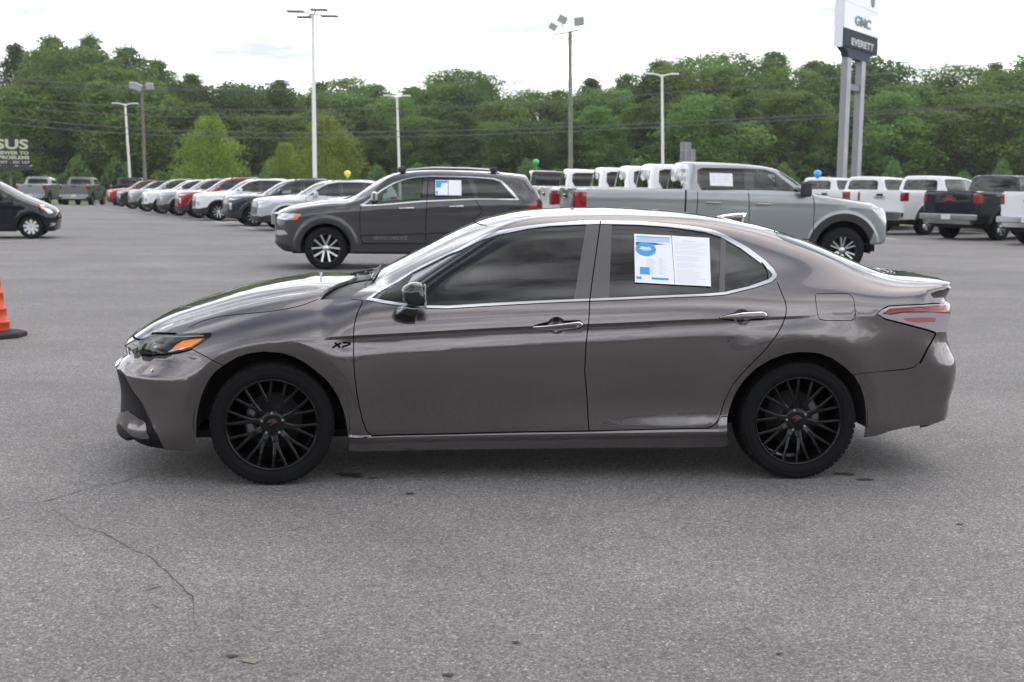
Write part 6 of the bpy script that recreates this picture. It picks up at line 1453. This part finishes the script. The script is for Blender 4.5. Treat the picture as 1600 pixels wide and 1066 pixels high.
def flood_pole(u, D, vtop, w, label, heads, lean=0.0, m=WOODP):
    x, y, z = at_v(u, D); t = empty('floodlight_pole', (x, y, z)); vh = 281 + .012 * (u - 800); H = CAM_H - z + (vh - vtop) / FPX * D
    b = MB(); b.tube([(0, 0, 0), (lean * H, 0, H)], w * 1.15, 10, r2=w * .8); b.build('pole', m, t); tag(t, label, 'floodlight pole')
    b = MB(); X = lean * H; xs = [h[0] for h in heads]; b.tube([(X + min(xs), 0, H - .16 - .04), (X + max(xs), 0, H + .06)], .035, 6); b.tube([(X + min(xs) * .5, 0, H - .1), (X, 0, H - .5), (X + max(xs) * .5, 0, H)], .018, 5); cb_ = b.build('crossarm', m, t)
    for (dx, dz, s_, rot) in heads:
        b = MB(); Mx = Matrix.Translation((X + dx, -.1, H + dz)) @ Matrix.Rotation(rot, 4, 'Y') @ Matrix.Rotation(.35, 4, 'X'); b.box((-s_ / 2, -s_ * .22, -s_ * .40), (s_ / 2, s_ * .22, s_ * .40), Mx, .02); h = b.build('floodlight', LAMPG, t)
        b = MB(); b.box((-s_ * .42, -s_ * .24, -s_ * .32), (s_ * .42, -s_ * .221, s_ * .32), Mx); b.build('lens', mat('flood_lens', (.42, .43, .45), .2, coat=.5), h)
        b = MB(); b.tube([(X + dx, 0, H - .02 + dx * .08), (X + dx, -.06, H + dz - s_ * .3)], .02, 5); b.build('bracket', LAMPG, h)
def text_mesh(txt, size, ext=.02, bold=0.0, sx=1.0):
    c = bpy.data.curves.new('lettering', 'FONT'); c.body = txt; c.size = size; c.extrude = ext; c.offset = bold; c.align_x = 'LEFT'; c.resolution_u = 3
    o = bpy.data.objects.new('lettering', c); me = bpy.data.meshes.new_from_object(o); bpy.data.objects.remove(o); bpy.data.curves.remove(c)
    for v in me.vertices: v.co.x *= sx
    return me
def lettering(name, txt, size, m, parent, loc, width=None, bold=0.0, ext=.02):
    """upright text facing the parent's -y"""
    me = text_mesh(txt, size, ext, bold); w = max(v.co.x for v in me.vertices) - min(v.co.x for v in me.vertices); x0 = min(v.co.x for v in me.vertices)
    s_ = 1.0 if width is None else width / w
    for v in me.vertices: x, y, z = v.co; v.co = ((x - x0) * s_, -z, y)
    o = link(name, me, m, parent, loc); return o
def signs():
    # billboard
    D = 112; x0 = (-38 - 800) / FPX * D; x1 = (47.5 - 800) / FPX * D; wB = 5.3; a = R(25); vh = 272.0
    zt_ = CAM_H + (vh - 215.5) / FPX * D; zb_ = CAM_H + (vh - 258.5) / FPX * D; root = empty('billboard', (x0, D, 0), a); wB = 0.0
    while True:
        wB += .02; d = np.array([x0 + wB * math.cos(a), D + wB * math.sin(a), 2.0])
        if 800 + FPX * d.dot(cR) / d.dot(cF) >= 47.5: break
    tag(root, 'dark billboard with cream lettering about answers to problems at the far left', 'billboard')
    b = MB(); b.box((0, 0, zb_), (wB, .25, zt_)); b.build('panel', mat('board_navy', (.012, .014, .022), .6), root)
    b = MB(); b.box((-.05, -.75, zb_ - .42), (wB + .05, .30, zb_ - .02)); b.build('catwalk', mat('board_frame', (.035, .036, .045), .7), root)
    for xx in (.8, wB - 1.7):
        b = MB(); b.tube([(xx, .15, -.9), (xx, .15, zb_ - .4)], .13, 8); b.build('post', WOODP, root)
    for xx in (wB * .42, wB * .72, wB * .97):
        b = MB(); b.tube([(xx - .22, -.6, zb_ - .22), (xx, -.9, zb_ - .06)], .02, 5); b.box((xx - .05, -1.0, zb_ - .1), (xx + .18, -.8, zb_ - .02)); b.build('board_lamp', SILV, root)
    cr_ = mat('letter_cream', (.52, .54, .36), .6); wh = mat('letter_white', (.50, .51, .55), .6); H = zt_ - zb_; k = wB / 85.5
    X = lambda u: (u + 38) * k
    lettering('lettering', 'JESUS', 1.16, cr_, root, (X(-31), -.03, zb_ + H * .59), X(44.5) - X(-31), .035)
    lettering('lettering', 'THE ANSWER TO', .40, cr_, root, (X(-31), -.03, zb_ + H * .385), X(44.5) - X(-31), .016)
    lettering('lettering', 'YOUR PROBLEMS', .40, cr_, root, (X(-31), -.03, zb_ + H * .22), X(45.5) - X(-31), .016)
    lettering('lettering', 'MT BAPTIST - EX 157', .30, wh, root, (X(-31), -.03, zb_ + H * .06), X(46) - X(-31), .010)
    # dealer pylon
    D = 82; a = R(58); u0, u1 = 1318.5, 1371; xa = (u0 - 800) / FPX * D; za = float(zg(xa, D)); root = empty('dealer_sign_pylon', (xa, D, za), a); tag(root, 'tall white and slate dealer sign on two grey posts', 'sign')
    def pu(P): d = np.array([P[0], P[1], P[2] - CAM_H]); return 800 + FPX * d.dot(cR) / d.dot(cF)
    while pu((xa, D, 11.0)) > u0: xa -= .01
    root.location.x = xa
    # width so that the far edge lands at u1
    w = 0
    for q in np.linspace(.5, 9, 400):
        if pu((xa + q * math.cos(a), D + q * math.sin(a), 11.0)) >= u1: w = q; break
    Z = lambda v: CAM_H - za + (287.2 - v) / FPX * D
    SL = mat('slate_sign', (.028, .042, .056), .7, spec=.15); WS = mat('sign_white', (.72, .73, .80), .35, coat=.3); ST = mat('pylon_grey', (.24, .245, .27), .5, coat=.2)
    th = .62
    b = MB(); b.box((0, 0, Z(50)), (w, th, Z(-52)), None, .03); b.build('light_box', WS, root)
    b = MB(); b.box((-.004, -.02, Z(76.5)), (w + .01, th - .001, Z(50) - .004)); b.build('name_panel', SL, root)
    b = MB(); b.box((-.03, .05, Z(79)), (0 - .006, th + .01, Z(-52))); b.build('side_panel', WS, root)
    b = MB(); b.prism([(.05, Z(76.5) - .003), (w - .05, Z(76.5) - .003), (w * .80, Z(84)), (w * .76, Z(92)), (w * .20, Z(92)), (w * .16, Z(84))], (.06, th - .06)); b.build('collar', mat('collar_slate', (.045, .06, .09), .7, spec=.15), root)
    xs_ = []
    for uc, wd in ((1325, 1), (1347, 1)):
        # foot of each post along the panel line
        for q in np.linspace(0, w, 400):
            if pu((xa + q * math.cos(a), D + q * math.sin(a), 5.0)) >= uc: break
        xs_.append(q)
    for q in xs_:
        b = MB(); b.box((q - .42, .08, 0), (q + .42, .50, Z(92) + .0), None, .02); b.build('post', ST, root)
    b = MB(); b.box((xs_[0] + .425, .14, Z(141)), (xs_[1] - .425, .44, Z(131)), None, .02); b.build('cross_brace', mat('brace_blue', (.03, .04, .09), .4), root)
    lettering('lettering', 'GMC', .85, mat('letter_slate', (.12, .18, .20), .5), root, (w * .30, -.02, Z(40.5)), w * .46, .02)
    lettering('lettering', 'EVERETT', .60, mat('letter_white', (.5, .5, .5)), root, (w * .20, -.045, Z(72.5)), w * .66, .020)
    b = MB(); b.lathe([(0, -.02), (.34, -.02), (.42, -.02), (.42, .0)], 28, c=(w * .80, -.005, Z(-6))); b.build('round_emblem', mat('letter_slate', (.12, .18, .2)), root)
    b = MB(); b.box((.3, -.012, Z(10.4)), (w - .1, -.001, Z(10))); b.build('panel_seam', mat('seam_grey', (.5, .51, .58), .5), root)
    # backs of two road signs
    for (u0, u1, v0, lab) in ((1056.5, 1073.5, 223, 'taller plain grey sign back rising behind the silver pickup cab'), (1069, 1080.5, 234, 'shorter plain grey sign back beside the taller one behind the pickup cab')):
        D = 60 if u0 < 1060 else 58.5; x, y, z = at_v((u0 + u1) / 2, D); ww = (u1 - u0) / FPX * D; Zt = CAM_H - z + (284 - v0) / FPX * D; t = empty('road_sign', (x, y, z)); tag(t, lab, 'sign', 'grey sign backs')
        b = MB(); b.box((-ww / 2, 0, Zt - 1.5), (ww / 2, .03, Zt), None, .01); b.build('sign_plate', mat('sign_back', (.23, .24, .25), .5, .3), t); b = MB(); b.box((-ww / 2 + .02, -.02, Zt - .42), (ww / 2 - .02, -.002, Zt - .36)); b.build('cross_rail', LAMPG, t); b = MB(); b.box((-.04, -.06, 0), (.04, -.021, Zt - .05)); b.build('post', LAMPG, t)
def cables():
    m = mat('cable_grey', (.12, .12, .13), .6)
    for i, (D, r, pts, lab) in enumerate((
        (112, .026, [(-120, 118), (15, 124), (187, 135), (326, 139.5), (600, 141)], 'topmost thin wire crossing the woods at the far left'),
        (112, .024, [(-120, 122), (0, 130), (100, 138), (250, 141), (420, 142)], 'second thin wire crossing the woods at the far left'),
        (110, .028, [(-120, 140), (0, 152), (200, 167), (400, 172), (600, 170), (819, 162), (1060, 144), (1300, 122.5), (1700, 84)], 'long wire rising to the right across the middle of the woods'),
        (108, .028, [(-120, 156), (0, 167), (200, 180), (350, 184), (500, 184)], 'middle wire sagging across the woods on the left'),
        (106, .030, [(-120, 170), (0, 182), (150, 197), (300, 205), (450, 208), (600, 206), (800, 202), (1037, 192), (1300, 179), (1600, 158), (1700, 150)], 'upper wire of the lowest pair running the full width'),
        (104, .030, [(-120, 182), (0, 192), (130, 205), (300, 213), (450, 216), (600, 214.5), (880, 206), (1100, 195), (1300, 184), (1600, 161), (1700, 153)], 'lower wire of the lowest pair running the full width'))):
        P = []
        for (u, v) in pts: d = pixel_ray(u, v); P.append(d * (D / d[1]) + np.array([0, 0, CAM_H]))
        sx_ = Spl(*[(p[0], p[2]) for p in P]); xs = np.linspace(P[0][0], P[-1][0], 50); b = MB(); b.tube([(x, D, float(sx_(x))) for x in xs], r, 5); o = b.build('overhead_wire', m); tag(o, lab, 'wire', 'overhead wires')
def balloon(u, v, D, r, col, label, name, tail):
    x, y, z = at_v(u, D); d = pixel_ray(u, v); P = d * (D / d[1]) + np.array([0, 0, CAM_H]); t = empty('balloon', tuple(P)); tag(t, label, 'balloon', 'balloons tied above the cars')
    b = MB(); b.lathe([(0, -r * 1.22), (r * .06, -r * 1.24), (r * .10, -r * 1.14), (r * .45, -r * .85), (r * .82, -r * .40), (r, .1 * r), (r * .93, r * .5), (r * .68, r * .86), (r * .3, r * 1.03), (0, r * 1.07)], 20, 'z'); b.build('skin', mat(name, col, .25, coat=.6), t)
    b = MB(); b.tube([(0, 0, -r * 1.2), (.03, 0, -r * 2.5), (.0, 0, -r * 1.2 - tail)], .005, 4); b.build('string', mat('string_white', (.6, .6, .6)), t)
def cone():
    P = px_ground(-7, 526); t = empty('traffic_cone', tuple(P)); tag(t, 'orange traffic cone with a black rubber base at the left edge', 'traffic cone')
    b = MB(); n = 8; V = []
    for (rr, z) in ((.30, 0), (.30, .035), (.285, .05), (.16, .062), (.15, .07)): V.append([(rr * math.cos(2 * PI * k / n + PI / 8), rr * math.sin(2 * PI * k / n + PI / 8), z) for k in range(n)])
    loft(b, V, smooth=False); b.build('rubber_base', mat('cone_rubber', (.014, .014, .014), .8, noise=(14, .7, 1.6)), t)
    prof = [(.137, .06), (.137, .14), (.145, .145), (.145, .155), (.118, .165), (.110, .27), (.118, .275), (.118, .285), (.098, .295), (.086, .43), (.094, .435), (.094, .445), (.076, .455), (.064, .58), (.072, .585), (.072, .595), (.055, .605), (.038, .80), (.030, .92), (.02, .95), (0, .95)]
    b = MB(); b.lathe(prof, 32, 'z'); b.build('cone_body', mat('cone_orange', (.62, .075, .022), .5, noise=(18, .85, 1.1)), t)
    b = MB(); b.lathe([(.056, .612), (.0535, .612), (.043, .745), (.0455, .745)], 32, 'z'); b.build('reflective_band', mat('reflective_silver', (.36, .33, .42), .35, .3), t)
HAZE = .00022

# ================================================================ the place
make_ground(); ground_marks(); forest(); behind_camera()
sh_, sedan, P_ = make_sedan()
cone()
# --- large suv behind the sedan
jeep, jsh = make_big_suv(); O_ = np.array([-3.39, 23.55]); jeep.location = (O_[0], O_[1], float(zg(*O_))); recolour(jeep, paint('suv_grey', (.060, .059, .063), metal=.5, rough=.3)); tag(jeep, 'dark grey large suv with chrome trim, roof rails and a sheet in its rear window', 'suv')
q = jsh.side(1.1, .575); lettering('door_lettering', 'GRAND CHEROKEE', .085, mat('letter_dull', (.20, .20, .21), .4, .5), jeep, (.84, q[1] - .006, .545), .60, 0, .002)
# --- silver pickup facing right
trk, csh = make_pickup(.05, 'pickup_truck', True)
tag(trk, 'silver crew-cab pickup facing right directly behind the sedan roof', 'pickup truck')
SILVER = paint('silver_truck_paint', (.235, .252, .260), metal=.6, rough=.32)
WHITE = paint('white_paint', (.72, .73, .74), metal=0, rough=.3, flake=False)
BLACKP = paint('black_paint', (.012, .012, .013), metal=.2, rough=.3)
trk_proto_children = True
bare = copy_tree(trk)
trk.location = (5.93, 24.45, float(zg(6, 24.4))); trk.rotation_euler = (0, 0, R(186)); recolour(trk, SILVER)
# price sheet in its rear side window (its right side faces the viewer)
C = [np.array(csh.side(x, z)) * np.array([1, -1, 1]) + [0, .012, 0] for x, z in ((2.50, 1.79), (2.08, 1.78), (2.08, 1.55), (2.50, 1.56))]
o = link('window_sheet', mesh_np('window_sheet', C + [c - [0, .003, 0] for c in C], [(0, 1, 2, 3), (7, 6, 5, 4), (0, 4, 5, 1), (2, 6, 7, 3), (1, 5, 6, 2), (3, 7, 4, 0)]), mat('white_paper', (.8, .81, .84)), trk)
D_ = lambda a, b: C[0] * (1 - a) * (1 - b) + C[1] * a * (1 - b) + C[2] * a * b + C[3] * (1 - a) * b + np.array([0, .002, 0])
V = []; F = []
for j in range(5):
    for (a0, a1) in ((.06, .26), (.32, .52), (.58, .90)) if j < 4 else ((.35, .62),):
        n = len(V); y = .08 + j * .19; V += [D_(a0, y), D_(a1, y), D_(a1, y + .05), D_(a0, y + .05)]; F.append((n, n + 1, n + 2, n + 3))
link('print_grey', mesh_np('print', V, F), mat('print_grey', (.6, .62, .66)), o)
G2 = 'pickups parked with their tails to the lot at right'
def put_truck(x, y, yaw, m, label, group, roof=None):
    c = copy_tree(bare); c.location = (x, y, float(zg(x, y))); c.rotation_euler = (0, 0, yaw); recolour(c, m); tag(c, label, 'pickup truck', group)
    if group == G2:
        o = lettering('tailgate_lettering', 'GMC', .13, mat('emblem_red', (.42, .02, .025), .3) if m is not WHITE else mat('emblem_grey', (.30, .31, .33), .3, .5), c, (5.012, -.22, 1.20), .44, .004, .008); o.rotation_euler = (0, 0, PI / 2)
    return c
G1 = 'pickups parked side by side behind the silver pickup'
for (x, y, m, lab) in ((5.62, 27.6, WHITE, 'white pickup parked immediately behind the silver pickup'), (5.42, 31.0, WHITE, 'second white pickup beyond the silver one, its cab showing over the bed'), (5.05, 34.6, WHITE, 'white pickup with the dark side window third beyond the silver one'),
                       (4.35, 38.8, WHITE, 'white pickup with the dark side window nearest the black-roofed pickup'), (3.35, 43.6, BLACKP, 'black pickup under the green balloon at the end of the row')):
    put_truck(x, y, R(185), m, lab, G1)
G2 = 'pickups parked with their tails to the lot at right'
MAROON = paint('dark_slate_paint', (.018, .021, .028), metal=.4, rough=.3)
hd = R(35 - 180)
def tail_truck(uw, D, m, lab, yaw, grp):
    """rear wheel nearest the viewer stands at column uw, D metres out"""
    x = (uw - 800) / FPX * D; lx, ly = 3.745, .90; c, s_ = math.cos(yaw), math.sin(yaw)
    put_truck(x - (c * lx - s_ * ly), D - (s_ * lx + c * ly), yaw, m, lab, grp)
for (uw, D, m, lab) in ((1275, 51.5, WHITE, 'white pickup under the blue balloon, farthest of the right-hand row'), (1348, 47.0, WHITE, 'white pickup right behind the nose of the silver pickup'), (1440, 42.9, WHITE, 'white pickup with a clear view of its red tail lamp and side'), (1556, 39.0, MAROON, 'black pickup with white cab roof glare among the white ones at right'), (1690, 35.6, WHITE, 'white pickup cut off by the right edge of the picture')):
    tail_truck(uw, D, m, lab, hd, G2)
G3 = 'pickups parked with their tails to the lot at far left'
TAUPE = paint('grey_green_paint', (.13, .135, .13), metal=.5, rough=.35)
for (uw, D, m, lab) in ((-13, 92, SILVER, 'silver pickup half hidden by the dark hatchback roof'), (77, 91, SILVER, 'silver pickup left of the other in the pair at far left'), (144, 90.5, TAUPE, 'grey-green silver pickup right of the pair at far left'), (222, 90, BLACKP, 'black pickup with pale roof glare next to the red suv at far left')):
    tail_truck(uw, D, m, lab, R(-84), G3)
for o in [bare] + bare.children_recursive: bpy.data.objects.remove(o)
# --- row of compact suvs
csuv = make_small_suv(); G4 = 'compact suvs parked in a slanted row'
RED = paint('red_paint', (.30, .012, .018), metal=.3, rough=.3); RED2 = paint('deep_red_paint', (.24, .010, .014), metal=.3, rough=.3); GRN = paint('grey_green_metal', (.20, .215, .21), metal=.5, rough=.33); LSIL = paint('light_silver_paint', (.42, .44, .47), metal=.4, rough=.33); NAVY = paint('dark_slate_blue', (.022, .028, .035), metal=.4, rough=.3); GRY = paint('steel_grey_paint', (.24, .25, .265), metal=.5, rough=.33)
rowp = [(191, 82, RED, 'red compact suv, farthest of the slanted row'), (209, 72.5, BLACKP, 'black compact suv between the farthest red one and the grey-green one'), (231, 65.0, GRN, 'grey-green compact suv third from the far end of the row'), (254.5, 60.0, WHITE, 'white compact suv fourth from the far end of the row'), (281, 56.5, GRY, 'steel grey compact suv between the white one and the red one'),
        (311, 53.0, RED2, 'red compact suv next to the front white one with black wheel arches'), (341.5, 49.6, WHITE, 'white compact suv with black roof trim near the middle of the row'), (397, 43.6, NAVY, 'dark slate compact suv with bright wheels in the slanted row'), (448, 39.6, LSIL, 'light silver compact suv partly behind the dark grey suv')]
for k, (u, D, m, lab) in enumerate(rowp):
    c = csuv if k == 0 else copy_tree(csuv); yaw = R(21); x = (u - 800) / FPX * D; ly = -.88
    c.location = (x + math.sin(yaw) * ly, D - math.cos(yaw) * ly, float(zg(x, D))); c.rotation_euler = (0, 0, yaw); tag(c, lab, 'suv', G4); c.scale = ((1, .97, 1.02, 1.0, 1.02, .98, 1.0, 1.03, 1.05)[k], 1, (1.04, .98, 1.02, .99, 1.01, 1.03, 1.0, .99, .97)[k])
ALL = [o for o in COL.objects if o.parent is None and o.name.startswith('compact_suv')]
for o, (u, D, m, lab) in zip(sorted(ALL, key=lambda q: q.name), rowp): recolour(o, m)
c = copy_tree(csuv); c.location = (.75, 48.5, float(zg(0, 48.5))); c.rotation_euler = (0, 0, R(8)); tag(c, 'white suv roof showing just right of the dark grey suv', 'suv')
for o in c.children_recursive:
    if o.type == 'MESH':
        for sl in o.material_slots:
            if sl.material is RED: sl.link = 'OBJECT'; sl.material = WHITE
c.scale = (1.05, 1.05, 1.14)
# --- dark hatchback at the left edge
hb_ = make_hatch(); D = 32.6; x = (48.5 - 800) / FPX * D; hb_.location = (x - .2, D + .80, float(zg(x, D))); hb_.rotation_euler = (0, 0, R(194)); recolour(hb_, paint('midnight_blue_paint', (.005, .007, .013), metal=.1, rough=.28)); tag(hb_, 'midnight blue hatchback with silver wheel covers at the left edge', 'hatchback')
# --- poles, wires, signs, balloons
lamp_pole(206, 128, 165, 1.28, 'leftmost white lamp pole with two arms beside the wooden pole', -.040)
lamp_pole(624, 112, 153.5, 1.18, 'white two-armed lamp pole rising over the dark grey suv', -.032)
lamp_pole(1032.5, 92, 121, 1.18, 'white two-armed lamp pole rising over the silver pickup', -.0345)
lamp_pole(491.7, 76, 31, 0, 'tallest white lamp pole with four flat grey heads', -.006, 'quad')
flood_pole(228.5, 100, 146, .125, 'weathered wooden pole with three floodlights right of the leftmost lamp pole', ((-.62, .42, .62, .1), (-.25, .30, .62, .35), (.62, .38, .58, -.05)), -.012)
flood_pole(889, 70, 56, .125, 'tall greenish pole with three tilted floodlights near the centre', ((-.92, .22, .40, .5), (-.42, .62, .48, .45), (.46, .52, .52, -.15)), -.021, mat('mossy_pole', (.20, .22, .16), .9, noise=(2, .75, 1.2)))
signs(); cables()
balloon(837.5, 254, 43.5, .105, (.02, .55, .12), 'green balloon floating above the black pickup', 'balloon_green', .5)
balloon(543, 272, 41, .105, (.80, .75, .03), 'yellow balloon above the compact suv row left of the dark suv', 'balloon_yellow', .3)
balloon(1277.5, 272.5, 50, .155, (.04, .36, .85), 'blue balloon on the cab of the farthest right-hand pickup', 'balloon_blue', .3)

# --- thin summer haze
hz = MB(); hz.box((-420, -310, -3), (420, 960, 26)); hm = bpy.data.materials.new('haze'); hm.use_nodes = True; nt = hm.node_tree; nt.nodes.clear(); pv = nt.nodes.new('ShaderNodeVolumePrincipled'); po = nt.nodes.new('ShaderNodeOutputMaterial')
pv.inputs['Density'].default_value = HAZE; pv.inputs['Color'].default_value = (.93, .95, 1, 1); pv.inputs['Anisotropy'].default_value = .2; nt.links.new(pv.outputs[0], po.inputs['Volume']); tag(hz.build('haze', hm), kind='stuff')
